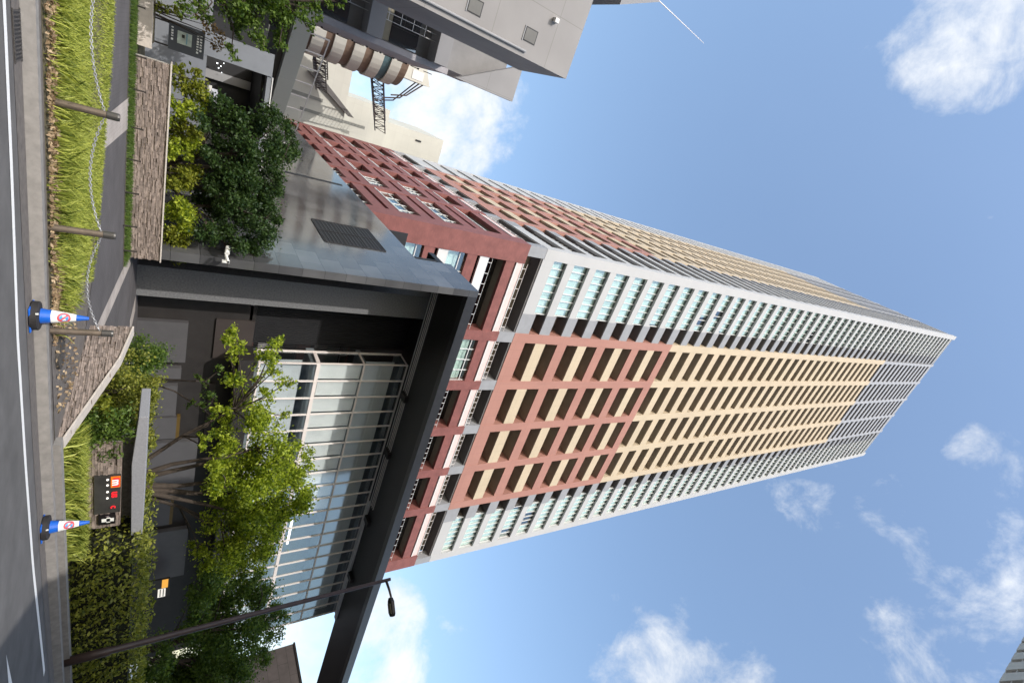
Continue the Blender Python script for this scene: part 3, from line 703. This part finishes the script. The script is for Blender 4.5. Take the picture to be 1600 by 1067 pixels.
DB = thing('walkway_deck', 'cream edged concrete walkway deck on a dark column behind the gate', 'walkway', (1,30,.7))
d = Vector((.72,.69,0)).normalized(); nn = Vector((-d.y,d.x,0)); o0 = Vector((-.9,29.2,0))
def dk(mb, a, b, c, e, z0, z1, mi=0):
    q = [o0+d*a+nn*c, o0+d*b+nn*c, o0+d*b+nn*e, o0+d*a+nn*e]; mb.prism([(v.x,v.y) for v in q], z0, z1, mi)
m = MB(); dk(m, -6, 9.5, 0, 4, 6.05, 6.85); m.build('deck', cream, DB)
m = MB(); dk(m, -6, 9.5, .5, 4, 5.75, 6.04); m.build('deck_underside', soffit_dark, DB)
m = MB(); dk(m, .5, 1.1, .8, 1.4, .6, 5.75); m.build('column', dk_metal, DB)
m = MB(); dk(m, 4.6, 5.2, .8, 1.4, .6, 5.75); m.build('column', dk_metal, DB)
m = MB()
for i in range(9): dk(m, i*1.1, i*1.1+.05, .1, .15, 6.85, 7.75)
dk(m, 0, 9, .1, .15, 7.75, 7.8); m.build('railing', mul_m, DB)

B = thing('concrete_building', 'grey beige concrete building with small square windows rising at the left', 'building', (-6,24,0))
x1 = -3.45
m = MB(); m.box(-22, 24, 0, x1, 29, 18.55); m.build('front_block', conc_wall, B)
for x, z in ((-4.72,12.1),(-4.75,15.3),(-4.72,8.9),(-7.9,12.1),(-7.9,15.3)):
    f = MB(); f.box(x, 23.985, z, x+.62, 24.02, z+.74); fo = f.build('window', dark_void, B)
    m = MB(); m.box(x+.05, 23.975, z+.05, x+.57, 23.984, z+.69); m.build('pane', mat('bronze_pane',(.12,.115,.105),.35,.15,1), fo)
    m = MB(); m.box(x-.02, 23.97, z-.05, x+.64, 24.01, z-.003); m.build('sill', grey_panel, fo)
m = MB(); m.tube([(-3.72,23.93,2),(-3.72,23.93,15.6)], .06, 8); m.box(-3.78,23.9,15.55,-3.66,24,15.65); m.build('groove_shade', grey_panel, B)  # grey tube drawn for the shaded line of a groove in the wall
m = MB(); m.box(-5.65, 23.75, 16.62, -5.45, 24, 16.85); m.build('vent_hood', white_paint, B)
m = MB(); m.ext([(-9.2,20.4),(-7.75,20.4),(-8.9,22.9),(-12,22.9),(-12,20.4)], 'y', 24.2, 27.5); m.box(-11,24.5,18.5,-9,27,20.4); m.build('penthouse', conc_slab, B)
m = MB(); m.tube([(-9.0,24.3,22.8),(-8.55,24.1,27.4)], [.03,.012], 6); m.build('antenna', mul_m, B)
Y2 = 36.0; xr = -2.08
m = MB(); m.ext([(xr,17.85),(xr,22.85),(-4.5,22.85),(-4.5,22.55)], 'y', Y2, Y2+.5); m.build('fin_wall', conc_wall, B)
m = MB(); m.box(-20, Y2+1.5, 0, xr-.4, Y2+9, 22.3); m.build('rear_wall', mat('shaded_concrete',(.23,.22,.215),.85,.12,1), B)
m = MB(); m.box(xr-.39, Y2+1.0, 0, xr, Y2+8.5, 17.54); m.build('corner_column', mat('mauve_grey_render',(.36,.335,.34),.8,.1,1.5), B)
for z in (1.2,6.2,11.2,15.95):
    m = MB(); m.box(-12, Y2-.1, z, xr-.35, Y2+1.49, z+1.0); m.build('balcony_band', conc_wall, B)
for k, z in enumerate((2.2,7.2,12.2)):
    m = MB(); zt = z+4.0 if k < 2 else 15.95
    m.box(-12, Y2+1.40, z+.9, xr-.5, Y2+1.49, zt-.9, 0); m.box(-12, Y2+1.38, z, xr-.5, Y2+1.39, z+.85, 1)
    m.build('window', [glass_dark, olive], B)
    m = MB()
    for i in range(7):
        x = -6.2+i*.42; m.box(x, Y2+.5, z, x+.03, Y2+.53, zt)
    for i in range(4):
        zz = z+.3+i*.85; m.box(-6.2, Y2+.5, zz, -3.66, Y2+.53, zz+.03)
    m.build('lattice', white_paint, B)
m = MB()
for i in range(10):
    z = 7.5+i*1.15; m.box(xr+.002, Y2+6+.2*i, z, xr+.12, Y2+6.2+.2*i, z+.1); m.tube([(xr+.1,Y2+7,z+.2),(xr+.1,Y2+7,z+.95)], .03, 6)
m.build('wall_lamps', dk_metal, B)

ST = thing('striped_round_tower', 'round stair tower ringed with white and brown stripes behind the concrete building', 'tower', (-4.3,73,0))
cx, cyy = -4.4, 73.0
def ring(mb, r, z0, z1, mi=0, n=40):
    mb.prism([(cx+r*math.cos(2*math.pi*i/n), cyy+r*math.sin(2*math.pi*i/n)) for i in range(n)], z0, z1, mi)
for i in range(7):
    z = 9.5+i*2.35
    m = MB(); ring(m, 4.35, z, z+1.35); m.build('white_ring', cream, ST)
    m = MB(); ring(m, 4.1, z+1.351, z+2.349); m.build('brown_ring', teal_m if i == 5 else terracotta, ST)
m = MB(); ring(m, 3.6, 0, 9.49); m.build('shaft', conc_slab, ST)
m = MB(); m.prism([(-5.4,70.2),(-1.6,70.2),(-1.6,75),(-5.4,75)], 25.96, [28.0,29.8,29.8,28.0]); m.build('head_house', cream, ST)
m = MB(); m.box(-3.0, 70.14, 27.0, -1.9, 70.19, 28.6); m.build('window', white_paint, ST)
for k in range(3):
    m = MB(); m.tube([(-1.6,70.5+k*1.5,28.9),(0.4+k*.6,70.6+k*1.5,27.0-k*.3),(1.0+k*.7,70.8+k*1.5,25.0-k*.5)], .09, 6); m.build('strut', brown_metal, ST)

WB = thing('cream_tower', 'pale cream stepped tower block standing behind the red podium', 'building', (6,88,0))
m = MB(); m.box(-3.0, 86, 0, 14, 104, 23.5); m.build('lower_block', cream, WB)
m = MB(); m.box(3.6, 88, 23.51, 14, 104, 31.2); m.build('middle_block', cream, WB)
m = MB(); m.box(5.6, 90, 31.21, 16, 104, 42.9); m.build('upper_block', cream, WB)
m = MB(); m.ext([(2.0,17.2),(6.4,24.0),(6.4,24.9),(2.0,18.9)], 'y', 85.4, 85.97); m.build('stair_soffit', soffit_dark, WB)
for x, z0, z1 in ((5.2,15,20),(7.2,17,27)):
    m = MB(); m.box(x, 85.9, z0, x+.45, 85.99, z1); m.build('shadow_strip', mat('shadow_grey',(.22,.22,.2),.7,.1,2), WB)  # grey strips paint shadow lines onto the cream wall face
m = MB(); m.box(6.9, 89.9, 37.5, 7.2, 89.98, 38.6); m.build('window', dark_void, WB)

def truss(name, label, a, b, hgt, dep):
    t = thing(name, label, 'truss walkway', tuple(a), 'brown steel walkways between the far buildings')
    a, b = Vector(a), Vector(b); L = (b-a).length; n = max(4, int(L/1.0)); dd = (b-a)/L; side = Vector((-dd.y, dd.x, 0))*dep
    for s in (Vector(), side):
        for zz in (0, hgt):
            m = MB(); m.tube([a+s+Vector((0,0,zz)), b+s+Vector((0,0,zz))], .09, 6); m.build('chord', brown_metal, t)
        m = MB()
        for i in range(n):
            p = a+s+dd*L*i/n; q = a+s+dd*L*(i+1)/n
            m.tube([p, p+Vector((0,0,hgt))], .045, 5); m.tube([p+Vector((0,0,hgt*(i%2))), q+Vector((0,0,hgt*((i+1)%2)))], .05, 5)
        m.build('lattice', brown_metal, t)
    m = MB()
    for i in range(n*2):
        p = a+dd*L*i/(n*2); m.tube([p, p+side], .05, 5)
    m.build('floor_grid', brown_metal, t)
a, b = PY(583,122,74), PY(586,204,84); truss('truss_walkway', 'larger brown steel lattice walkway between the striped tower and the cream block', (a.x,74,a.z-.3), (b.x,84,b.z), 1.7, 2.4)
a, b = PY(489,93,74), PY(494,140,84); truss('truss_walkway', 'smaller brown steel lattice walkway lower down beside the striped tower', (a.x,74,a.z), (b.x,84,b.z), 1.5, 2.0)

BB = thing('brown_building', 'plain dark brown building behind the trees at the right', 'building', (62,30,0))
m = MB(); m.box(62, 4+10, 0, 80, 36, 16.3); m.build('wall', tile_mat('brown_cladding',(.085,.07,.064),(.078,.066,.06),(.04,.035,.03),3,1.1,.02,.7,.3), BB)
m = MB(); m.box(61.9, 14, 16.301, 80, 36.1, 16.5); m.build('roof_edge', dk_metal, BB)

DT = thing('distant_high_rise', 'grey high rise across the street with dark window bands, only its corner overhead', 'high rise', (60,-13,0))
ang = R(63); du = -Vector((math.sin(ang), math.cos(ang), 0)); dn = Vector((math.cos(ang), -math.sin(ang), 0)); c0 = Vector((60,-12.9,0))
def dt(mb, a, b, c, e, z0, z1, mi=0):
    q = [c0+du*a+dn*c, c0+du*b+dn*c, c0+du*b+dn*e, c0+du*a+dn*e]; mb.prism([(v.x,v.y) for v in q], z0, z1, mi)
gp = mat('grey_cladding',(.36,.36,.345),.7,.08,1)
m = MB(); dt(m, .4, 14, .5, 14, 0, 190); m.build('core_wall', dark_void, DT)
m = MB()
for k in range(28):
    z = 20+k*6.0; dt(m, 0, 14, 0, .49, z, z+2.05); dt(m, 0, 14, .02, .49, z+2.12, z+4.3); dt(m, 0, .49, .5, 14, z, z+4.3)
    for i in range(8): dt(m, i*1.9, i*1.9+.12, .1, .4, z+4.3, z+6)
m.build('cladding', gp, DT)

# unseen block added behind the camera to shade the road; glass mirrors it
OB = thing('shade_block', 'unseen grey block with window bands, added behind the camera to shade the road', 'building', (-.6,-6,0))
m = MB(); m.box(-.3, -30, 0, 48, -6.4, 29.5); m.build('core_wall', mat('block_glazing',(.05,.06,.07),.15,.2,.5,spec=.6), OB)
m = MB()
for k in range(8): m.box(-.6, -30, 3.6*k+2.4, 46.2, -6, 3.6*k+4.1)
m.box(-.6, -30, 30.5, 46.2, -6, 31)
m.build('spandrels', gp, OB)
for i in range(17):
    m = MB(); x = -.65+i*2.9; m.box(x, -6.6, 0, x+.5, -5.9, 30.4); m.build('column', gp, OB)

# drain in the gutter
dg_ = thing('drain_grate', 'dark iron drain grate in the gutter at the left end of the kerb', 'drain grate', (1.0,9.5,0))
gy_ = kl(1.0)
m = MB(); m.box(.72, gy_-.40, .002, 1.32, gy_-.06, .010); m.build('pit', dark_void, dg_)
m = MB()
for i in range(13): m.box(.72+i*.048, gy_-.40, .0105, .72+i*.048+.022, gy_-.06, .018)
m.box(.70, gy_-.42, .009, 1.34, gy_-.401, .019); m.box(.70, gy_-.059, .009, 1.34, gy_-.04, .019)
m.build('bars', mat('cast_iron',(.055,.05,.047),.6,.25,30,.5), dg_)

# ------------------------------------------------------------------ street furniture
SL = thing('street_lamp', 'tall slim dark brown street lamp with a single flat lamp head', 'street lamp', (15.04,9.98,.1))
b = Vector((15.04,9.98,.1)); t = Vector((15.04,9.98,8.62))
m = MB(); m.tube([b, b+Vector((0,0,.9)), b+Vector((0,0,.95)), t], [.11,.11,.085,.055], 14); m.build('pole', brown_metal, SL, True)
m = MB(); m.tube([b, b+Vector((0,0,.03))], .19, 16); m.build('base_plate', brown_metal, SL)
hd = PZ(612,948,8.45); e = PZ(611,932,8.46)
m = MB(); m.tube([t-Vector((0,0,.16)), (t*.45+e*.55)+Vector((0,0,-.06)), e], [.045,.04,.035], 10); m.build('arm', brown_metal, SL, True)
v = (PZ(612,962,8.45)-PZ(609,932,8.45)); v.z = 0; Lh = v.length; v.normalize(); w = Vector((-v.y,v.x,0))*.17
s0 = PZ(609.5,933,8.45); m = MB()
def hq(a, k): q = s0+v*Lh*a; return (q+w*k, q-w*k)
pts = [hq(0,.35)[0], hq(.2,1)[0], hq(.85,1)[0], hq(1,.6)[0], hq(1,.6)[1], hq(.85,1)[1], hq(.2,1)[1], hq(0,.35)[1]]
m.prism([(p.x,p.y) for p in pts], 8.40, 8.53); ho = m.build('lamp_head', dk_metal, SL); bevel(ho, .03)
m = MB(); pts = [hq(.3,.75)[0], hq(.82,.75)[0], hq(.82,.75)[1], hq(.3,.75)[1]]; m.prism([(p.x,p.y) for p in pts], 8.385, 8.399); m.build('lens', olive, ho)

def bollard(label, x, y, z):
    t = thing('bollard', label, 'bollard', (x,y,z), 'chain bollards along the kerb')
    h = .83
    m = MB(); m.tube([(x,y,z-.05),(x,y,z+h*.80)], .057, 18); m.build('post', post_m, t, False)
    m = MB(); m.tube([(x,y,z+h*.80),(x,y,z+h*.81),(x,y,z+h*.97),(x,y,z+h),(x,y,z+h+.003)], [.057,.062,.062,.055,.03], 18); m.build('cap', mat('dark_bronze_cap',(.09,.085,.08),.4,.1,6,metal=.5), t, False)
    m = MB(); m.tube([(x-.075,y,z+h*.76),(x+.075,y,z+h*.76)], .016, 8); m.build('eyelet', chain_m, t)
    return (x, y, z+h*.76)
bp = []
for (p, q), lab in zip(((77,157),(77,355),(80,517)),('leftmost of the three bronze bollards, deep in bright grass','middle bronze bollard standing in grass between two chains','rightmost bronze bollard next to a blue traffic cone')):
    d = ray(p,q); tt = (.15-CAMH)/d.z; g_ = Vector((0,0,CAMH))+d*tt; bp.append(bollard(lab, g_.x, g_.y, .15))
def chain(label, a, b, sag):
    a, b = Vector(a), Vector(b); n = int((b-a).length/.045); mb = MB(); tv = (b-a).normalized()
    for i in range(n):
        f = (i+.5)/n; p = a.lerp(b, f); p.z -= sag*4*f*(1-f); sl = -sag*4*(1-2*f)/(b-a).length
        dv = (tv+Vector((0,0,sl))).normalized(); o = Vector((0,0,1)) if i % 2 else Vector((0,1,0)); o = (o-dv*o.dot(dv)).normalized()
        pts = [p+dv*.032*math.cos(t_)+o*.016*math.sin(t_) for t_ in [2*math.pi*j/8 for j in range(9)]]
        mb.tube(pts, .0065, 5, cap=False)
    return tag(mb.build('chain', chain_m), label, 'chain', 'galvanised chains between the bollards')
chain('galvanised chain sagging from beyond the frame to the leftmost bollard', (bp[0][0]-2.3,bp[0][1]+.35,bp[0][2]), (bp[0][0]-.07,bp[0][1],bp[0][2]), .17)
chain('galvanised chain sagging between the leftmost and middle bollards', (bp[0][0]+.07,bp[0][1],bp[0][2]), (bp[1][0]-.07,bp[1][1],bp[1][2]), .15)
chain('galvanised chain sagging from the middle bollard to the one by the cone', (bp[1][0]+.07,bp[1][1],bp[1][2]), (bp[2][0]-.07,bp[2][1],bp[2][2]), .17)

def cone(label, x, y):
    t = thing('traffic_cone', label, 'traffic cone', (x,y,0), 'blue no parking cones')
    H_ = .70
    def rad(z): return .135-(z-.05)/(H_-.05)*.108
    def frus(mb, z0, z1, g=0, n=28):
        mb.tube([(x,y,z0),(x,y,z1)], [rad(z0)+g, rad(z1)+g], n)
    m = MB(); frus(m, .05, .245); frus(m, .245, .55, -.004); frus(m, .55, H_); m.build('cone_body', plas_blue, t, False)
    m = MB(); n = 32; k0 = 0                                     # white sleeve wraps the side towards the street
    zs = [.245, .545]; ang = [R(-205)+R(230)*i/n for i in range(n+1)]
    for i in range(n):
        pts = [(x+(rad(z)+.003)*math.cos(a), y+(rad(z)+.003)*math.sin(a), z) for z, a in ((zs[0],ang[i]),(zs[0],ang[i+1]),(zs[1],ang[i+1]),(zs[1],ang[i]))]; m.poly(pts)
    m.build('white_sleeve', plas_white, t)
    # no-parking roundel laid on the curved sleeve, facing the camera
    fa = math.atan2(-y, -x)+.18; zc = .40
    def P(rr, th, g): z = zc+rr*math.sin(th); a = fa+rr*math.cos(th)/rad(z)*1.0; return (x+(rad(z)+g)*math.cos(a), y+(rad(z)+g)*math.sin(a), z)
    def disc(r0, r1, g, th0=0, th1=2*math.pi, n=24):
        mb = MB()
        for i in range(n):
            a, b = th0+(th1-th0)*i/n, th0+(th1-th0)*(i+1)/n; mb.poly([P(r0,a,g),P(r1,a,g),P(r1,b,g),P(r0,b,g)])
        return mb
    disc(.055,.082,.0055).build('red_ring', plas_red, t); disc(.001,.055,.0055).build('blue_disc', mat('light_blue_print',(.06,.30,.60),.45,.05,6), t)
    mb = MB()
    for i in range(6):
        a0, a1 = -.055+.11*i/6, -.055+.11*(i+1)/6
        def Q(u, w): rr = math.hypot(u,w); return P(rr, math.atan2(w,u)-R(45), .0075)
        mb.poly([Q(a0,-.011),Q(a1,-.011),Q(a1,.011),Q(a0,.011)])
    mb.build('red_slash', plas_red, t)
    m = MB(); n = 36
    m.tube([(x,y,.012),(x,y,.02),(x,y,.10),(x,y,.115),(x,y,.12)], [.225,.235,.232,.21,.13], n); m.build('weight_ring', rubber, t)
    m = MB(); s = .21; m.prism([(x-s,y-s),(x+s,y-s),(x+s,y+s),(x-s,y+s)], .006, .03); bevel(m.build('base_plate', plas_blue, t), .02, 3)
    m = MB(); m.box(x-.14, y-.2, .09, x-.12, y-.18, .125); m.build('clip', plas_white, t)
c1 = PZ(56,493,.06); c2 = PZ(72,824,.06)
cone('blue traffic cone with white sleeve beside the rightmost bollard', c1.x, c1.y)
cone('blue traffic cone with white sleeve below the hedge and sign wall', c2.x, c2.y)

posts = [(213,8,226,12),(207,85,228,80),(204.5,138,227,143),(203,198,223,202),(199,248,219,252),(196,300,216,303),(193,352,213,355),(194,391,213,394)]
ords = ['first','second','third','fourth','fifth','sixth','seventh','last']
for i, q in enumerate(posts):
    g_ = SG(q[0]-1, q[1]); x, y = g_.x, min(g_.y, 19.0); z = gz(y)
    d = ray(q[2], q[3]); h = CAMH+d.z*y/d.y-z
    t = thing('low_post', f'{ords[i]} short dark post from the left along the foot of the long stone wall', 'post', (x,y,z), 'short dark posts before the stone wall')
    m = MB(); m.tube([(x,y,z-.05),(x,y,z+h)], .022, 10); m.build('stake', dk_metal, t)
    m = MB(); m.tube([(x,y,z+h),(x,y,z+h+.02)], .032, 10); m.build('cap', dk_metal, t)

SCM = thing('security_camera', 'white pair of security cameras bracketed on the dark stone side wall', 'security camera', (7.7,20.3,3.5))
c = PX(354,396,xw-.35)
m = MB(); m.box(xw-.06, c.y-.1, c.z-.12, xw-.002, c.y+.1, c.z+.12); m.build('wall_plate', plas_white, SCM)
m = MB(); m.tube([(xw-.06,c.y,c.z),(xw-.3,c.y-.05,c.z+.02)], .03, 8); m.build('bracket', plas_white, SCM)
m = MB(); m.tube([(xw-.32,c.y+.05,c.z+.02),(xw-.45,c.y+.42,c.z+.06)], [.085,.085], 12); bevel(m.build('housing', plas_white, SCM), .01)
m = MB(); m.tube([(xw-.30,c.y-.12,c.z-.02),(xw-.22,c.y-.5,c.z+.03)], [.055,.055], 12); bevel(m.build('housing', plas_white, SCM), .01)
m = MB(); m.tube([(xw-.215,c.y-.501,c.z+.031),(xw-.21,c.y-.52,c.z+.032)], .045, 12); m.build('lens', rubber, SCM)

# ------------------------------------------------------------------ trees, shrubs, hedge
def tree(name, label, base, clumps, lf, dens, size, trunks, group=None, twig=.012):
    """trunks: list of branch paths [(points, r0, r1)]; clumps: [(centre, radius)]"""
    t = thing(name, label, 'tree', base, group)
    quads_mesh('crown', leaf_cards(clump_points(clumps, dens), size), lf, t)
    m = MB()
    for (path, r0, r1) in trunks:
        n = len(path); m.tube(path, [r0+(r1-r0)*i/(n-1) for i in range(n)], 9)
    ends = [Vector(p[0][-1]) for p in trunks]
    for (c, r) in clumps:                                       # a limb from the nearest stem into every clump
        c = Vector(c); best = min((Vector(q) for tr in trunks for q in tr[0][len(tr[0])//2:]), key=lambda q: (q-c).length+max(0, q.z-c.z)*2)
        mid = best.lerp(c, .55)+Vector((random.uniform(-.15,.15), random.uniform(-.15,.15), random.uniform(.0,.25)))
        m.tube([best, mid, c], [.035,.022,twig], 5)
        for _ in range(3):
            e = c+Vector((random.uniform(-1,1),random.uniform(-1,1),random.uniform(-.4,1)))*r*.7; m.tube([mid.lerp(c,.6), e], [twig,.004], 4)
    m.build('trunk', bark, t); return t
def CL(lst, Y, jit=.6, k=1.2):
    out = []
    for (x, y, r) in lst:
        yy = Y+random.uniform(-jit, jit); c = PY(x, y, yy); e = PY(x, y+r, yy); out.append((tuple(c), max(.18, (e-c).length*k)))
    return out
def shrub(name, label, clumps, lf, dens, size, group=None, cat='shrub'):
    cs = [Vector(c) for c, r in clumps]; b = sum(cs, Vector())/len(cs); b = Vector((b.x, b.y, gz(b.y)))
    t = thing(name, label, cat, b, group)
    quads_mesh('foliage', leaf_cards(clump_points(clumps, dens), size), lf, t)
    m = MB()
    for c in cs: m.tube([b+Vector((random.uniform(-.1,.1),random.uniform(-.1,.1),-.05)), b.lerp(c,.5)+Vector((0,0,-.05)), c], [.025,.018,.006], 5)
    m.build('stem', bark, t); return t

main = [(355,525,16),(372,540,12),(425,545,18),(440,535,10),(445,600,13),(362,585,16),(385,625,18),(420,615,14),(350,640,10),(352,685,20),(318,690,9),(312,680,7),(400,672,22),(440,690,22),(473,700,13),(340,722,17),(372,742,25),(420,742,25),(463,752,20),(482,735,11),(352,792,20),(402,792,27),(450,795,22),(476,772,12),(332,822,13),(372,842,22),(418,838,20),(312,862,11),(342,882,19),(382,892,19),(300,852,8),(404,872,11),(366,702,12),(392,705,14),(330,762,9),(425,780,18),(440,650,12),(375,790,14),(405,590,10),(410,655,18),(395,720,20),(440,725,18),(385,768,20),(410,815,20),(350,765,18),(365,865,18),(360,552,14),(402,562,11),(430,578,13),(376,602,13),(402,642,15),(356,662,13),(340,640,10),(420,555,12)]
B0 = PY(238,752,16.6); B0.z = gz(B0.y)
def stem(b, p, Y, k=.0): q = PY(*p, Y); mid = Vector(b).lerp(q,.5)+Vector((k,random.uniform(-.2,.2),.25)); return [tuple(b), tuple(Vector(b).lerp(mid,.5)+Vector((k*.4,0,.1))), tuple(mid), tuple(q)]
tr = [(stem(B0,(330,715,)[:2],16.3,-.15),.13,.05),(stem(B0,(350,750),16.9,.05),.15,.05),(stem(B0,(390,770),17.0,.1),.16,.05),(stem(B0,(370,800),16.2,.1),.12,.045),(stem(B0,(345,820),17.2,.2),.1,.04),(stem(B0,(365,640),16.8,-.4),.10,.04),(stem(B0,(400,700),16.8,-.1),.12,.04)]
tree('maple_tree', 'large multi stemmed tree with light green leaves in front of the glass hall', tuple(B0), CL(main,16.7,1.2,1.12), lf_bright, 74, .125, tr)
B2 = PY(238,588,19.5); B2.z = gz(B2.y)
t2 = [(320,600,8),(335,620,10),(315,640,9),(328,655,8),(300,630,7),(310,590,7),(345,575,9)]
tree('sapling', 'thin shaded sapling under the left edge of the large light green tree', tuple(B2), CL(t2,19.3,.5), lf_green, 30, .15, [(stem(B2,(320,596),19.3),.06,.02),(stem(B2,(318,640),19.3),.05,.02)])
right = [(330,922,17),(362,942,19),(402,938,17),(424,958,13),(312,952,15),(342,982,19),(384,992,17),(292,992,17),(322,1022,21),(362,1030,17),(400,1022,11),(430,985,9),(282,1052,19),(330,1060,17),(302,922,10),(372,1060,13),(412,975,10),(250,1042,15),(264,1012,13),(240,1062,13),(226,1040,10),(300,1066,14),(350,912,10),(435,945,8),(405,905,8),(380,915,10)]
B3 = PY(215,1020,15.5); B3.z = gz(B3.y)
tree('camphor_tree', 'dark green tree at the right end behind the lamp post', tuple(B3), CL(right,15.2,.9), lf_green, 78, .12, [(stem(B3,(330,985),15.2),.14,.05),(stem(B3,(350,1030),15.5),.13,.05),(stem(B3,(400,960),15.3),.12,.04)])
dark = [(342,172,18),(372,186,22),(402,202,20),(432,192,18),(458,206,15),(450,240,19),(422,252,22),(387,236,22),(352,232,18),(412,302,22),(382,292,22),(352,282,19),(432,300,11),(420,342,20),(382,332,22),(347,332,19),(400,378,17),(362,376,19),(332,302,15),(337,368,15),(442,270,13),(380,393,11),(332,200,12),(425,225,14),(360,400,10),(322,245,17),(326,320,17),(318,200,15),(318,365,14),(440,232,15),(395,262,20),(365,262,20),(398,318,20),(365,310,18)]
B4 = PY(305,270,21.6); B4.z = .7
tree('evergreen_tree', 'broad dark evergreen tree against the polished stone side wall', tuple(B4), CL(dark,21.2,1.0,1.4), lf_dark, 150, .115, [(stem(B4,(360,240),21.2),.14,.05),(stem(B4,(380,330),21.3),.14,.05),(stem(B4,(410,270),21.5),.13,.05),(stem(B4,(350,380),21.2),.09,.04)])
left = [(350,8,19),(380,28,22),(420,8,22),(458,20,19),(442,48,17),(402,54,15),(490,14,15),(512,8,11),(480,44,10),(412,72,8),(530,0,9),(366,55,10),(436,70,9),(345,-25,22),(390,-25,24),(440,-25,24),(490,-20,20),(300,4,18),(318,22,14),(362,78,12),(375,5,20),(400,30,20),(300,-20,20),(440,28,18),(470,5,16)]
B5 = PY(250,-30,19.8); B5.z = .7
tree('leafy_tree', 'leafy mid green tree at the far left in front of the concrete building', tuple(B5), CL(left,19.6,.8,1.45), lf_green, 120, .115, [(stem(B5,(380,-5),19.6),.13,.05),(stem(B5,(430,0),19.6),.13,.05)])
shrub('bronze_shrub', 'bronze brown leaved shrub above the notice board', CL([(318,32,9),(330,42,12),(342,58,12),(348,72,9),(336,70,9),(310,28,7)],21.5,.2), lf_bronze, 60, .11)
shrub('lime_shrub', 'small lime leaved shrub in the pale planter at the far left', CL([(250,10,7),(262,17,7),(275,20,7),(246,18,6),(284,26,6),(278,14,6)],20.8,.1), lf_yellow, 60, .13)
con = [((288,118),(285,140),(305,125),(312,142)),((286,172),(300,168),(310,160)),((282,205),(296,212),(305,196)),((280,240),(294,238),(300,228)),((276,285),(292,282),(303,275),(300,262)),((274,330),(290,325),(283,352),(296,345)),((270,385),(268,368),(280,372))]
cl_ = ['tallest','second','third','fourth','fifth','sixth','last and lowest']
for i, cs in enumerate(con):
    shrub('conifer_shrub', f'{cl_[i]} yellow green conifer shrub from the left behind the long stone wall', CL([(a,b,17) for a,b in cs]+[(260,cs[0][1]+4,14),(268,cs[0][1]-12,12)],20.7,.25), lf_yellow if i % 2 == 0 else lf_bright, 120, .12, 'conifer shrubs behind the stone wall')
for nm, lab, cs, Y, lf in (('round_shrub','olive green shrub right behind the top end of the slanting wall',[(215,545,18),(225,560,16),(205,575,18),(235,552,12),(222,580,14)],15.0,lf_green),
        ('round_shrub','yellowish shrub halfway down the slanting wall',[(198,600,18),(210,618,16),(186,615,17),(218,640,13),(200,640,16),(225,610,12),(178,600,12)],13.6,lf_hedge),
        ('round_shrub','dark rounded shrub at the bottom of the slanting wall',[(115,680,16),(130,665,16),(150,672,16),(128,695,15),(105,700,12),(160,690,12),(172,660,16),(112,715,10),(190,650,13)],11.2,lf_green),
        ('round_shrub','broad olive shrub filling the bed between the slanting wall and the slab roof',[(165,600,15),(185,580,15),(205,610,15),(222,625,14),(195,640,13),(170,625,15),(150,640,14),(215,655,12),(230,600,12),(205,560,13),(140,665,13)],12.7,lf_hedge),
        ('round_shrub','bright tufted shrub behind the coping of the slanting wall',[(150,645,14),(160,635,11),(170,640,10),(140,652,9)],11.9,lf_yellow)):
    shrub(nm, lab, CL(cs,Y,.2,1.7), lf, 170, .075)
HG = thing('clipped_hedge', 'long clipped dark green hedge filling the right side behind the kerb', 'hedge', (15,11.3,.1))
n = 15000; X0, X1, Ya, Yb, Zt = 11.85, 26, 10.35, 12.6, 1.72
u = rng.random(n); fac = rng.random(n)
P = np.stack([rng.uniform(X0,X1,n), np.where(fac<.62, Ya+rng.gamma(1.4,.08,n), rng.uniform(Ya,Yb,n)), np.where(fac<.62, rng.uniform(.15,Zt,n), Zt-rng.gamma(1.4,.07,n))],1)
e = fac > .95; P[e,0] = X0+rng.gamma(1.4,.07,e.sum()); P[e,2] = rng.uniform(.15,Zt,e.sum())
wob = .10*np.sin(P[:,0]*2.3)+.08*np.sin(P[:,0]*5.7+P[:,2]*4)+.06*np.sin(P[:,0]*11+P[:,2]*7); P[:,1] += np.where(fac<.62, wob, 0); P[:,2] += np.where(fac>=.62, wob*.9, 0)
quads_mesh('foliage', leaf_cards(P, .10), lf_hedge, HG)
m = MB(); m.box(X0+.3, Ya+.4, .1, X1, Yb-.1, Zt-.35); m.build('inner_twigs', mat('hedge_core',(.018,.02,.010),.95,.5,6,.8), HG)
pts = clump_points([((x, 12.6+.2*math.sin(x*3), 1.52+.06*math.sin(x*5)), .22) for x in np.arange(8.9,12.4,.2)], 330)
IV = thing('ivy_strip', 'thin strip of trailing green plants behind the concrete slab roof', 'plants', (10.4,12.6,.4))
quads_mesh('foliage', leaf_cards(pts, .08), lf_hedge, IV)
m = MB(); m.box(9.9, 12.4, .2, 12.4, 12.9, 1.42); m.build('planter', stone_flame, IV)
